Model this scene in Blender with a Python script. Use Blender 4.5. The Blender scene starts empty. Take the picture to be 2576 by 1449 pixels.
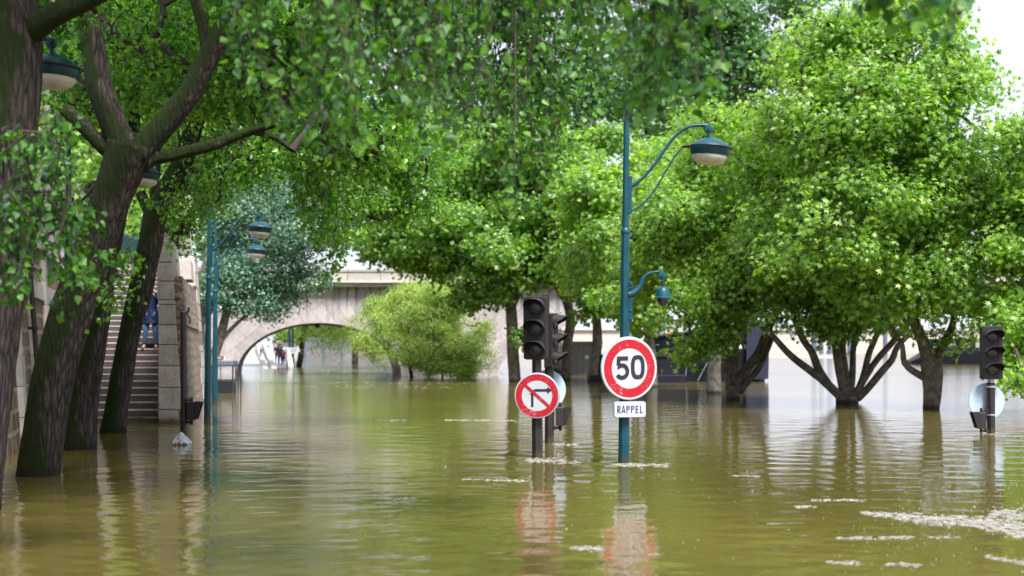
import bpy, bmesh, math, random
import numpy as np
from mathutils import Vector, Matrix
random.seed(7); RNG = np.random.default_rng(11)
S = bpy.context.scene
C = S.collection
R = math.radians
# ------------------------------------------------------------------ camera, world, sun, exposure
F = 3578.0; HX, HY, CZ = 1288.0, 877.0, 1.55           # focal length in reading units, horizon, eye height
cam_d = bpy.data.cameras.new('camera'); cam = bpy.data.objects.new('camera', cam_d); C.objects.link(cam)
cam.location = (0, 0, CZ); cam.rotation_euler = (R(90), 0, 0)
cam_d.sensor_width = 36; cam_d.lens = 50; cam_d.shift_y = 152.5/2576
cam_d.clip_start = 0.1; cam_d.clip_end = 5000
cam_d.dof.use_dof = True; cam_d.dof.focus_distance = 20.0; cam_d.dof.aperture_fstop = 1.6
S.camera = cam
SUN_EL, SUN_AZ = 58, 155                               # azimuth clockwise from +Y (behind the camera, a little right)
wd = bpy.data.worlds.new("World"); S.world = wd; wd.use_nodes = True
nt = wd.node_tree; nt.nodes.clear()
sky = nt.nodes.new('ShaderNodeTexSky'); sky.sky_type = 'NISHITA'; sky.sun_disc = False
sky.sun_elevation = R(SUN_EL); sky.sun_rotation = R(SUN_AZ); sky.dust_density = 3.0
mx = nt.nodes.new('ShaderNodeMixRGB'); mx.inputs[0].default_value = 0.84; mx.inputs[2].default_value = (7.3, 7.7, 9.0, 1)
bg = nt.nodes.new('ShaderNodeBackground'); bg.inputs[1].default_value = 0.080
wo = nt.nodes.new('ShaderNodeOutputWorld')
nt.links.new(sky.outputs[0], mx.inputs[1]); nt.links.new(mx.outputs[0], bg.inputs[0]); nt.links.new(bg.outputs[0], wo.inputs[0])
sl = bpy.data.lights.new('sun', 'SUN'); sl.energy = 4.8; sl.angle = R(18); sl.color = (1, 0.97, 0.92)
sun = bpy.data.objects.new('sun', sl); C.objects.link(sun)
sd = Vector((math.sin(R(SUN_AZ))*math.cos(R(SUN_EL)), math.cos(R(SUN_AZ))*math.cos(R(SUN_EL)), math.sin(R(SUN_EL))))
sun.rotation_euler = sd.to_track_quat('Z', 'Y').to_euler(); sun.location = (0, -20, 60)
S.view_settings.view_transform = 'Standard'; S.view_settings.look = 'None'
S.view_settings.exposure = 1.05; S.view_settings.gamma = 1
S.cycles.max_bounces = 8; S.cycles.diffuse_bounces = 5; S.cycles.transmission_bounces = 5; S.cycles.glossy_bounces = 3
S.cycles.use_adaptive_sampling = True; S.cycles.use_denoising = True
S.cycles.sample_clamp_indirect = 6

# ------------------------------------------------------------------ reading helpers
def W(x, y, D):            # reading (x, y) at distance D -> world
    return Vector(((x-HX)/F*D, D, CZ-(y-HY)/F*D))
def WX(x, D): return (x-HX)/F*D
def WZ(y, D): return CZ-(y-HY)/F*D
def DW(y): return CZ*F/(y-HY)   # distance of a point of the water surface

# ------------------------------------------------------------------ materials
def newmat(name):
    m = bpy.data.materials.new(name); m.use_nodes = True
    return m, m.node_tree, m.node_tree.nodes['Principled BSDF']
def N(t, kind, **kw):
    n = t.nodes.new('ShaderNode'+kind)
    for k, v in kw.items():
        if k in n.inputs.keys() if isinstance(k, str) else False: n.inputs[k].default_value = v
        else: setattr(n, k, v)
    return n
def ramp(t, fac, stops):
    r = t.nodes.new('ShaderNodeValToRGB'); e = r.color_ramp.elements
    while len(e) < len(stops): e.new(0.5)
    for i, (p, c) in enumerate(stops):
        e[i].position = p; e[i].color = (c[0], c[1], c[2], 1)
    t.links.new(fac, r.inputs[0]); return r.outputs[0]
def noise(t, vec, scale, detail=4, rough=0.55, dist=0.0):
    n = t.nodes.new('ShaderNodeTexNoise'); n.inputs['Scale'].default_value = scale; n.inputs['Detail'].default_value = detail
    n.inputs['Roughness'].default_value = rough; n.inputs['Distortion'].default_value = dist
    t.links.new(vec, n.inputs['Vector']); return n.outputs['Fac']
def coords(t, scale=(1, 1, 1), rot=(0, 0, 0), loc=(0, 0, 0)):
    tc = t.nodes.new('ShaderNodeTexCoord'); mp = t.nodes.new('ShaderNodeMapping')
    mp.inputs['Scale'].default_value = scale; mp.inputs['Rotation'].default_value = rot; mp.inputs['Location'].default_value = loc
    t.links.new(tc.outputs['Object'], mp.inputs['Vector']); return mp.outputs[0]
def mix(t, fac, a, b, mode='MIX'):
    m = t.nodes.new('ShaderNodeMixRGB'); m.blend_type = mode
    for i, v in enumerate((fac, a, b)):
        if hasattr(v, 'links') or isinstance(v, bpy.types.NodeSocket): t.links.new(v, m.inputs[i])
        else: m.inputs[i].default_value = v if i == 0 else (v[0], v[1], v[2], 1)
    return m.outputs[0]
def bump(t, b, h, strength=0.4, dist=0.02):
    n = t.nodes.new('ShaderNodeBump'); n.inputs['Strength'].default_value = strength; n.inputs['Distance'].default_value = dist
    t.links.new(h, n.inputs['Height']); t.links.new(n.outputs[0], b.inputs['Normal'])
def tide(t, col, n, top=0.10, mud=(0.045, 0.035, 0.018), amt=0.8):
    gp = t.nodes.new('ShaderNodeNewGeometry'); sp = t.nodes.new('ShaderNodeSeparateXYZ'); t.links.new(gp.outputs['Position'], sp.inputs[0])
    ad = t.nodes.new('ShaderNodeMath'); ad.operation = 'MULTIPLY_ADD'; ad.inputs[1].default_value = -0.12; t.links.new(n, ad.inputs[0]); t.links.new(sp.outputs[2], ad.inputs[2])
    return mix(t, ramp(t, ad.outputs[0], [(0.0, (amt,)*3), (top, (0, 0, 0))]), col, mud)
def paint(name, col, rough=0.4, wear=0.25, metal=0.0, spec=0.5, scale=6, dirt=None, muddy=False):
    m, t, b = newmat(name); v = coords(t)
    n1 = noise(t, v, scale, 6, 0.65)
    dk = dirt or tuple(c*(1-wear) for c in col); lt = tuple(min(1, c*(1+wear*0.6)+0.004) for c in col)
    n2 = noise(t, v, scale*7, 5, 0.7)
    cc = ramp(t, n1, [(0.3, dk), (0.52, col), (0.75, lt)])
    if muddy: cc = tide(t, cc, n1, 0.07)
    t.links.new(cc, b.inputs['Base Color'])
    rr = ramp(t, n2, [(0.3, (rough*0.8,)*3), (0.75, (min(1, rough*1.4),)*3)]); t.links.new(rr, b.inputs['Roughness'])
    b.inputs['Metallic'].default_value = metal; b.inputs['Specular IOR Level'].default_value = spec
    bump(t, b, n2, 0.15, 0.004); return m
def leafmat(name, cols, trans=0.35, rough=0.42, spec=0.5, clump=0.8):
    m, t, b = newmat(name)
    g = t.nodes.new('ShaderNodeNewGeometry'); v = coords(t)
    base = ramp(t, g.outputs['Random Per Island'], [(i/(len(cols)-1), c) for i, c in enumerate(cols)])
    n = noise(t, v, clump, 3, 0.6)
    tint = ramp(t, n, [(0.3, (0.72, 0.80, 0.80)), (0.55, (1, 1, 1)), (0.72, (1.35, 1.18, 0.85))])
    col = mix(t, 1.0, base, tint, 'MULTIPLY')
    t.links.new(col, b.inputs['Base Color']); b.inputs['Roughness'].default_value = rough
    b.inputs['Specular IOR Level'].default_value = spec
    tr = t.nodes.new('ShaderNodeBsdfTranslucent'); tc = mix(t, 1.0, col, (1.75, 1.75, 0.7), 'MULTIPLY'); t.links.new(tc, tr.inputs[0])
    ms = t.nodes.new('ShaderNodeMixShader'); ms.inputs[0].default_value = trans
    t.links.new(b.outputs[0], ms.inputs[1]); t.links.new(tr.outputs[0], ms.inputs[2])
    t.links.new(ms.outputs[0], t.nodes['Material Output'].inputs[0]); return m
def barkmat(name, dark, light, moss=None, mossamt=0.5, ridged=True, sc=1.0):
    m, t, b = newmat(name)
    v = coords(t, (15*sc, 15*sc, 2.2*sc)); v0 = coords(t)
    vo = t.nodes.new('ShaderNodeTexVoronoi'); vo.feature = 'DISTANCE_TO_EDGE'; vo.inputs['Scale'].default_value = 1.7
    nz = t.nodes.new('ShaderNodeTexNoise'); nz.inputs['Scale'].default_value = 1.2; nz.inputs['Detail'].default_value = 4
    t.links.new(v, nz.inputs['Vector'])
    vv = mix(t, 0.35, v, nz.outputs['Color']); t.links.new(vv, vo.inputs['Vector'])
    n = noise(t, v, 2.5, 8, 0.7)
    h = mix(t, 0.45, vo.outputs['Distance'], n) if ridged else n
    col = ramp(t, h, [(0.18, dark), (0.36, tuple((a+c)/2 for a, c in zip(dark, light))), (0.62, light)])
    if not ridged:
        pn = noise(t, v0, 5.5*sc, 5, 0.65, 0.6)
        col = mix(t, ramp(t, pn, [(0.46, (0, 0, 0)), (0.56, (0.75,)*3)]), col, tuple(c*1.7 for c in light))
    if moss:
        mn = noise(t, v0, 1.3, 6, 0.7)
        f = t.nodes.new('ShaderNodeNewGeometry'); sp = t.nodes.new('ShaderNodeSeparateXYZ'); t.links.new(f.outputs['Normal'], sp.inputs[0])
        ma = t.nodes.new('ShaderNodeMath'); ma.operation = 'MULTIPLY_ADD'; ma.inputs[1].default_value = -0.28; t.links.new(sp.outputs[0], ma.inputs[0]); t.links.new(mn, ma.inputs[2])
        fm = ramp(t, ma.outputs[0], [(0.62-mossamt*0.3, (0, 0, 0)), (0.72-mossamt*0.3, (0.92,)*3)])
        col = mix(t, fm, col, moss)
    col = tide(t, col, n, 0.10, (0.018, 0.014, 0.009), 0.85)
    t.links.new(col, b.inputs['Base Color']); b.inputs['Roughness'].default_value = 0.9; b.inputs['Specular IOR Level'].default_value = 0.25
    bump(t, b, h, 1.0, 0.10 if ridged else 0.03); return m
def stonemat(name, cols, scale=3, bmp=0.4, wet=None, holes=True):
    m, t, b = newmat(name); v = coords(t)
    n1 = noise(t, v, scale, 8, 0.68); n2 = noise(t, v, scale*9, 6, 0.7)
    col = ramp(t, mix(t, 0.4, n1, n2), [(0.32, cols[0]), (0.5, cols[1]), (0.68, cols[2])])
    g = t.nodes.new('ShaderNodeNewGeometry')
    isl = ramp(t, g.outputs['Random Per Island'], [(0, (0.8, 0.8, 0.8)), (1, (1.12, 1.1, 1.08))])
    col = mix(t, 1.0, col, isl, 'MULTIPLY')
    if wet:      # damp stone just above the flood
        gp = t.nodes.new('ShaderNodeSeparateXYZ'); t.links.new(g.outputs['Position'], gp.inputs[0])
        ad = t.nodes.new('ShaderNodeMath'); ad.operation = 'MULTIPLY_ADD'; ad.inputs[1].default_value = 0.35; t.links.new(n1, ad.inputs[0])
        ng = t.nodes.new('ShaderNodeMath'); ng.operation = 'MULTIPLY'; ng.inputs[1].default_value = -1; t.links.new(gp.outputs[2], ng.inputs[0]); t.links.new(ng.outputs[0], ad.inputs[2])
        fw = ramp(t, ad.outputs[0], [(0.0, (0, 0, 0)), (0.12, (1, 1, 1))])
        col = mix(t, fw, col, wet)
    t.links.new(col, b.inputs['Base Color']); b.inputs['Roughness'].default_value = 0.85; b.inputs['Specular IOR Level'].default_value = 0.3
    bump(t, b, mix(t, 0.5, n1, n2), bmp, 0.03); return m
def rubblemat(name, sx=0.55, sy=0.30, dist=0.06):
    m, t, b = newmat(name)
    tc = t.nodes.new('ShaderNodeTexCoord'); sp = t.nodes.new('ShaderNodeSeparateXYZ'); t.links.new(tc.outputs['Object'], sp.inputs[0])
    cb = t.nodes.new('ShaderNodeCombineXYZ'); t.links.new(sp.outputs[1], cb.inputs[0]); t.links.new(sp.outputs[2], cb.inputs[1])
    nz = t.nodes.new('ShaderNodeTexNoise'); nz.inputs['Scale'].default_value = 5; t.links.new(tc.outputs['Object'], nz.inputs['Vector'])
    vv = mix(t, dist, cb.outputs[0], nz.outputs['Color'])
    br = t.nodes.new('ShaderNodeTexBrick'); br.offset = 0.4; br.inputs['Scale'].default_value = 1
    br.inputs['Brick Width'].default_value = sx; br.inputs['Row Height'].default_value = sy; br.inputs['Mortar Size'].default_value = 0.045
    br.inputs['Mortar Smooth'].default_value = 0.4; br.inputs['Bias'].default_value = 0.0
    br.inputs['Color1'].default_value = (0.13, 0.075, 0.04, 1); br.inputs['Color2'].default_value = (0.24, 0.165, 0.10, 1); br.inputs['Mortar'].default_value = (0.34, 0.29, 0.27, 1)
    t.links.new(vv, br.inputs['Vector'])
    v = coords(t, (1, 1, 1)); n2 = noise(t, v, 12, 6, 0.75); n3 = noise(t, v, 1.5, 4, 0.6)
    c = mix(t, 0.9, br.outputs['Color'], ramp(t, n2, [(0.3, (0.25, 0.25, 0.25)), (0.5, (0.85, 0.8, 0.75)), (0.7, (1.5, 1.4, 1.2))]), 'MULTIPLY')
    c = mix(t, ramp(t, n3, [(0.5, (0, 0, 0)), (0.7, (0.5,)*3)]), c, (0.30, 0.26, 0.23))
    t.links.new(c, b.inputs['Base Color']); b.inputs['Roughness'].default_value = 0.9
    bump(t, b, mix(t, 0.5, br.outputs['Fac'], n2), 0.8, -0.05); return m

M = {}
M['teal'] = paint('teal_paint', (0.001, 0.052, 0.078), 0.38, 0.3, spec=0.4, dirt=(0.004, 0.035, 0.045), muddy=True)
M['umber'] = paint('dark_brown_paint', (0.020, 0.014, 0.017), 0.45, 0.3, muddy=True)
M['housing'] = paint('black_housing', (0.012, 0.009, 0.011), 0.5, 0.3)
M['lens'] = paint('unlit_lens', (0.035, 0.034, 0.034), 0.22, 0.5, scale=30)
M['white'] = paint('white_sheeting', (0.42, 0.44, 0.47), 0.4, 0.14, scale=3)
M['ink'] = paint('black_ink', (0.016, 0.016, 0.028), 0.4, 0.3)
M['navyink'] = paint('navy_ink', (0.03, 0.025, 0.11), 0.4, 0.2)
M['steel'] = paint('galvanised_steel', (0.36, 0.40, 0.45), 0.45, 0.2, metal=0.3)
M['signback'] = paint('sign_back', (0.40, 0.50, 0.62), 0.5, 0.15)
M['glass'] = paint('frosted_glass', (0.62, 0.58, 0.55), 0.25, 0.25, scale=9)
M['smoke'] = paint('smoked_dome', (0.03, 0.015, 0.02), 0.08, 0.2, spec=0.9)
def redmat():
    m, t, b = newmat('scratched_red'); v = coords(t, (30, 30, 60), (0.3, 0.9, 0.4)); v2 = coords(t)
    n = noise(t, v, 1.2, 3, 0.5); n2 = noise(t, v2, 3, 3, 0.6)
    f = ramp(t, mix(t, 0.35, n, n2), [(0.60, (0, 0, 0)), (0.625, (0.8,)*3)])
    t.links.new(mix(t, f, (0.36, 0.003, 0.013), (0.45, 0.36, 0.36)), b.inputs['Base Color']); b.inputs['Roughness'].default_value = 0.35; return m
M['red'] = redmat()
M['plane_leaf'] = leafmat('plane_leaf', [(0.07, 0.17, 0.022), (0.13, 0.27, 0.03), (0.19, 0.36, 0.045), (0.27, 0.44, 0.06), (0.36, 0.50, 0.20)], 0.52, 0.36, 0.7)
M['plane_far'] = leafmat('plane_leaf_far', [(0.07, 0.18, 0.03), (0.13, 0.27, 0.04), (0.20, 0.36, 0.05), (0.30, 0.45, 0.13)], 0.52, 0.36, 0.7)
M['tall_leaf'] = leafmat('tall_tree_leaf', [(0.03, 0.10, 0.03), (0.06, 0.16, 0.045), (0.10, 0.23, 0.07), (0.18, 0.31, 0.14)], 0.38)
M['poplar_leaf'] = leafmat('poplar_leaf', [(0.035, 0.12, 0.015), (0.07, 0.20, 0.018), (0.13, 0.31, 0.025), (0.24, 0.42, 0.09)], 0.54, 0.36, 0.7)
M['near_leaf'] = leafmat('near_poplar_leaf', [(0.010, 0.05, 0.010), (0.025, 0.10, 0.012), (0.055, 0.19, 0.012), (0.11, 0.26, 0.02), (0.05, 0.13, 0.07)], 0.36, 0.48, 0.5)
M['blue_leaf'] = leafmat('bluish_poplar_leaf', [(0.035, 0.11, 0.065), (0.06, 0.16, 0.095), (0.11, 0.23, 0.15), (0.28, 0.40, 0.32)], 0.25, 0.4, 0.6)
M['willow_leaf'] = leafmat('willow_leaf', [(0.22, 0.34, 0.08), (0.33, 0.45, 0.13), (0.46, 0.56, 0.22)], 0.46)
M['poplar_bark'] = barkmat('poplar_bark', (0.006, 0.005, 0.006), (0.15, 0.115, 0.102), (0.016, 0.030, 0.003), 0.88)
M['poplar_bark_plain'] = barkmat('poplar_bark_plain', (0.012, 0.010, 0.010), (0.11, 0.085, 0.078), (0.016, 0.024, 0.003), 0.35)
M['plane_bark'] = barkmat('plane_bark', (0.026, 0.020, 0.016), (0.12, 0.10, 0.078), None, ridged=False)
M['pale_bark'] = barkmat('pale_bark', (0.05, 0.045, 0.04), (0.20, 0.18, 0.16), None, ridged=False)
M['twig'] = paint('twig_bark', (0.045, 0.032, 0.024), 0.85, 0.4)
M['ashlar'] = stonemat('ashlar', [(0.26, 0.22, 0.20), (0.47, 0.41, 0.38), (0.62, 0.55, 0.51)], 3, 0.7, wet=(0.10, 0.08, 0.055))
M['stairstone'] = stonemat('stair_stone', [(0.045, 0.038, 0.040), (0.085, 0.072, 0.074), (0.14, 0.12, 0.12)], 3, 0.4, wet=(0.05, 0.045, 0.035))
M['paleash'] = stonemat('pale_ashlar', [(0.34, 0.30, 0.29), (0.50, 0.46, 0.44), (0.62, 0.57, 0.55)], 2, 0.4)
M['rubble'] = rubblemat('rubble'); M['finerubble'] = rubblemat('fine_rubble', 0.30, 0.14, 0.35)
M['slab'] = stonemat('concrete', [(0.34, 0.35, 0.37), (0.42, 0.43, 0.45), (0.5, 0.51, 0.53)], 1.0, 0.1)
M['plaster'] = stonemat('plaster', [(0.42, 0.37, 0.36), (0.50, 0.45, 0.43), (0.56, 0.50, 0.48)], 1, 0.1)
M['bluegrey'] = paint('bluegrey_paint', (0.10, 0.13, 0.18), 0.6, 0.3, scale=2)
M['cagemetal'] = paint('cage_metal', (0.025, 0.03, 0.042), 0.5, 0.3)
def foammat():
    m, t, b = newmat('broken_foam'); v = coords(t, (1, 0.45, 1)); n = noise(t, v, 14, 5, 0.7); b.inputs['Base Color'].default_value = (0.27, 0.26, 0.235, 1); b.inputs['Roughness'].default_value = 0.6
    f = ramp(t, n, [(0.40, (0, 0, 0)), (0.60, (0.9, 0.9, 0.9))]); tr = t.nodes.new('ShaderNodeBsdfTransparent'); ms = t.nodes.new('ShaderNodeMixShader')
    t.links.new(f, ms.inputs[0]); t.links.new(tr.outputs[0], ms.inputs[1]); t.links.new(b.outputs[0], ms.inputs[2]); t.links.new(ms.outputs[0], t.nodes['Material Output'].inputs[0]); return m
M['foam'] = foammat()
M['hull'] = paint('hull_paint', (0.005, 0.006, 0.014), 0.55, 0.4, spec=0.3, scale=0.8)
M['bluehull'] = paint('bow_paint', (0.012, 0.013, 0.034), 0.4, 0.4, scale=1)
M['whitepaint'] = paint('white_paint', (0.52, 0.54, 0.56), 0.5, 0.12)
M['redcloth'] = paint('red_cloth', (0.55, 0.02, 0.015), 0.7, 0.2)
M['yellow'] = paint('yellow_plastic', (0.75, 0.60, 0.03), 0.4, 0.15)
M['plank'] = None
def plankmat():
    m, t, b = newmat('weathered_planks'); v = coords(t, (5.5, 5.5, 0.25)); w = t.nodes.new('ShaderNodeTexWave')
    w.inputs['Scale'].default_value = 0.55; w.inputs['Distortion'].default_value = 0.6; t.links.new(v, w.inputs['Vector'])
    n = noise(t, v, 2, 5, 0.6); c = ramp(t, mix(t, 0.5, w.outputs['Fac'], n), [(0.25, (0.05, 0.05, 0.06)), (0.45, (0.17, 0.165, 0.18)), (0.75, (0.27, 0.26, 0.28))])
    t.links.new(c, b.inputs['Base Color']); b.inputs['Roughness'].default_value = 0.85; return m
M['plank'] = plankmat()
M['navycloth'] = paint('navy_coat', (0.006, 0.018, 0.058), 0.38, 0.35, scale=5)
M['jeans'] = paint('blue_jeans', (0.035, 0.08, 0.19), 0.8, 0.35, scale=6)
M['skin'] = paint('skin', (0.50, 0.29, 0.21), 0.5, 0.12)
M['hair'] = paint('brown_hair', (0.06, 0.035, 0.02), 0.6, 0.3)
M['greyhair'] = paint('grey_hair', (0.45, 0.42, 0.40), 0.6, 0.2)
M['shoe'] = paint('tan_shoe', (0.22, 0.12, 0.06), 0.6, 0.3)
M['darkcloth'] = paint('dark_cloth', (0.018, 0.02, 0.035), 0.8, 0.3)
M['palecloth'] = paint('pale_trousers', (0.40, 0.39, 0.40), 0.8, 0.15)
M['bluetrousers'] = paint('blue_trousers', (0.03, 0.06, 0.24), 0.8, 0.25)
M['kioskgreen'] = paint('kiosk_green', (0.006, 0.032, 0.030), 0.6, 0.25)
M['brownplate'] = paint('brown_plate', (0.10, 0.04, 0.02), 0.5, 0.2)
M['bag'] = paint('plastic_film', (0.55, 0.57, 0.60), 0.3, 0.2, scale=12)

# ------------------------------------------------------------------ object helpers
def tag(o, label=None, cat=None, group=None, kind=None):
    if label: o['label'] = label
    if cat: o['category'] = cat
    if group: o['group'] = group
    if kind: o['kind'] = kind
    return o
def thing(name, label, cat, loc=(0, 0, 0), rz=0, group=None):
    o = bpy.data.objects.new(name, None); C.objects.link(o); o.location = loc; o.rotation_euler = (0, 0, rz); o.empty_display_size = 0.2
    return tag(o, label, cat, group)
class MB:
    def __init__(s): s.v = []; s.f = []
    def add(s, vs, fs):
        n = len(s.v); s.v += [tuple(p) for p in vs]; s.f += [tuple(i+n for i in f) for f in fs]; return s
    def box(s, c, d, rot=None):
        x, y, z = (q/2 for q in d)
        vs = [Vector(p) for p in ((-x,-y,-z),(x,-y,-z),(x,y,-z),(-x,y,-z),(-x,-y,z),(x,-y,z),(x,y,z),(-x,y,z))]
        if rot is not None: vs = [rot @ p for p in vs]
        vs = [p+Vector(c) for p in vs]
        return s.add(vs, [(0,3,2,1),(4,5,6,7),(0,1,5,4),(1,2,6,5),(2,3,7,6),(3,0,4,7)])
    def tube(s, pts, rad, n=10, cap=True, flat=1.0, phase=0.0):
        pts = [Vector(p) for p in pts]
        if not isinstance(rad, (list, tuple, np.ndarray)): rad = [rad]*len(pts)
        vs = []; u = None
        for i, p in enumerate(pts):
            t = (pts[min(i+1, len(pts)-1)]-pts[max(i-1, 0)]).normalized()
            if u is None: u = t.cross(Vector((0, 1, 0)) if abs(t.y) < 0.9 else Vector((1, 0, 0))).normalized()
            else: u = (u-t*u.dot(t)).normalized()
            w = t.cross(u)
            for k in range(n):
                a = 2*math.pi*k/n+phase; vs.append(p+(u*math.cos(a)+w*math.sin(a)*flat)*rad[i])
        fs = [(i*n+k, i*n+(k+1) % n, (i+1)*n+(k+1) % n, (i+1)*n+k) for i in range(len(pts)-1) for k in range(n)]
        if cap: fs += [tuple(reversed(range(n))), tuple((len(pts)-1)*n+k for k in range(n))]
        return s.add(vs, fs)
    def lathe(s, prof, c=(0, 0, 0), n=32, axis='Z', tilt=None):
        vs = []
        for r, z in prof:
            for k in range(n):
                a = 2*math.pi*k/n; p = Vector((r*math.cos(a), r*math.sin(a), z))
                if axis == 'Y': p = Vector((p.x, -p.z, p.y))
                if tilt is not None: p = tilt @ p
                vs.append(p+Vector(c))
        fs = [(i*n+k, i*n+(k+1) % n, (i+1)*n+(k+1) % n, (i+1)*n+k) for i in range(len(prof)-1) for k in range(n)]
        return s.add(vs, fs)
    def prism(s, poly, y0, y1):      # polygon in x,z, extruded in y
        n = len(poly); vs = [(x, y0, z) for x, z in poly]+[(x, y1, z) for x, z in poly]
        return s.add(vs, [tuple(range(n)), tuple(reversed(range(n, 2*n)))]+[(i, i+n, (i+1) % n+n, (i+1) % n) for i in range(n)])
    def build(s, name, mat, parent=None, smooth=False, bevel=0, loc=None, rz=None, fix=True):
        me = bpy.data.meshes.new(name); me.from_pydata(s.v, [], s.f)
        if fix:
            bm = bmesh.new(); bm.from_mesh(me); bmesh.ops.recalc_face_normals(bm, faces=bm.faces); bm.to_mesh(me); bm.free()
        if mat: me.materials.append(mat)
        if smooth: me.shade_smooth()
        o = bpy.data.objects.new(name, me); C.objects.link(o)
        if smooth == 'auto':
            md = o.modifiers.new('edges', 'EDGE_SPLIT'); md.split_angle = R(38)
        if bevel:
            md = o.modifiers.new('bevel', 'BEVEL'); md.width = bevel; md.segments = 2; md.limit_method = 'ANGLE'
        if parent: o.parent = parent
        if loc: o.location = loc
        if rz is not None: o.rotation_euler = (0, 0, rz)
        return o
def bigmesh(name, V, faces_sizes, idx, mat, parent=None, smooth=False):
    me = bpy.data.meshes.new(name); me.vertices.add(len(V)); me.vertices.foreach_set('co', V.astype(np.float32).ravel())
    me.loops.add(len(idx)); me.loops.foreach_set('vertex_index', idx.astype(np.int32))
    me.polygons.add(len(faces_sizes)); st = np.concatenate([[0], np.cumsum(faces_sizes)[:-1]])
    me.polygons.foreach_set('loop_start', st.astype(np.int32))
    me.polygons.foreach_set('use_smooth', np.full(len(faces_sizes), bool(smooth)))
    me.update(calc_edges=True); me.materials.append(mat)
    o = bpy.data.objects.new(name, me); C.objects.link(o); o.parent = parent; return o
def spline(P, R_, step):
    P = [np.array(p, float) for p in P]; out = []; rr = []
    for i in range(len(P)-1):
        p0 = P[max(i-1, 0)]; p1 = P[i]; p2 = P[i+1]; p3 = P[min(i+2, len(P)-1)]
        n = max(2, int(np.linalg.norm(p2-p1)/step))
        for k in range(n):
            t = k/n; out.append(0.5*((2*p1)+(-p0+p2)*t+(2*p0-5*p1+4*p2-p3)*t*t+(-p0+3*p1-3*p2+p3)*t**3)); rr.append(R_[i]*(1-t)+R_[i+1]*t)
    out.append(P[-1]); rr.append(R_[-1]); return out, rr

# ------------------------------------------------------------------ foliage machinery
T_PLANE = (np.array([(0, .38, .03), (0, .08, 0), (.5, .06, -.10), (.24, .36, 0), (.58, .72, -.12), (.17, .64, 0), (0, 1.08, -.1), (-.17, .64, 0), (-.58, .72, -.12), (-.24, .36, 0), (-.5, .06, -.10)]),
           [(0, i, i % 10+1) for i in range(1, 11)])
T_FAR = (np.array([(0, .1, 0), (.5, .1, -.1), (.22, .5, 0), (.45, .8, -.1), (0, 1.05, -.08), (-.45, .8, -.1), (-.22, .5, 0), (-.5, .1, -.1)]),
         [(0, 1, 2), (0, 2, 6), (2, 3, 4), (2, 4, 6), (4, 5, 6), (0, 6, 7)])
T_POP = (np.array([(0, 0, 0), (.34, .16, .06), (.40, .42, .09), (0, 1.08, -.04), (-.40, .42, .09), (-.34, .16, .06)]), [(0, 1, 2, 3), (0, 3, 4, 5)])
T_WIL = (np.array([(0, 0, 0), (.13, .5, .02), (0, 1.1, -.08), (-.13, .5, .02)]), [(0, 1, 2, 3)])
def unit(a): return a/np.maximum(np.linalg.norm(a, axis=-1, keepdims=True), 1e-9)
def leaves(name, P, Nn, Up, size, tpl, mat, parent):
    tv, tf = tpl; n = len(P)
    Nn = unit(Nn); X = unit(np.cross(Up, Nn)); Y = np.cross(Nn, X)
    V = P[:, None, :]+size[:, None, None]*(tv[None, :, 0:1]*X[:, None, :]+tv[None, :, 1:2]*Y[:, None, :]+tv[None, :, 2:3]*Nn[:, None, :])
    f = [np.array(q) for q in tf]; loc = np.concatenate(f); sz = np.array([len(q) for q in tf])
    idx = (loc[None, :]+(np.arange(n)*len(tv))[:, None]).ravel(); sizes = np.tile(sz, n)
    return bigmesh(name, V.reshape(-1, 3), sizes, idx, mat, parent)
def twigs(name, segs, mat, parent, n=5):
    A = np.array([s[0] for s in segs]); B = np.array([s[1] for s in segs]); ra = np.array([s[2] for s in segs]); rb = np.array([s[3] for s in segs])
    t = unit(B-A); h = np.where(np.abs(t[:, 2:3]) < 0.9, np.array([[0, 0, 1.0]]), np.array([[1.0, 0, 0]])); u = unit(np.cross(t, h)); w = np.cross(t, u)
    a = 2*math.pi*np.arange(n)/n
    ring = u[:, None, :]*np.cos(a)[None, :, None]+w[:, None, :]*np.sin(a)[None, :, None]
    V = np.concatenate([A[:, None, :]+ring*ra[:, None, None], B[:, None, :]+ring*rb[:, None, None]], axis=1)
    k = np.arange(n); q = np.stack([k, (k+1) % n, (k+1) % n+n, k+n], 1).ravel()
    idx = (q[None, :]+(np.arange(len(A))*2*n)[:, None]).ravel()
    return bigmesh(name, V.reshape(-1, 3), np.full(len(A)*n, 4), idx, mat, parent, True)
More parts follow.
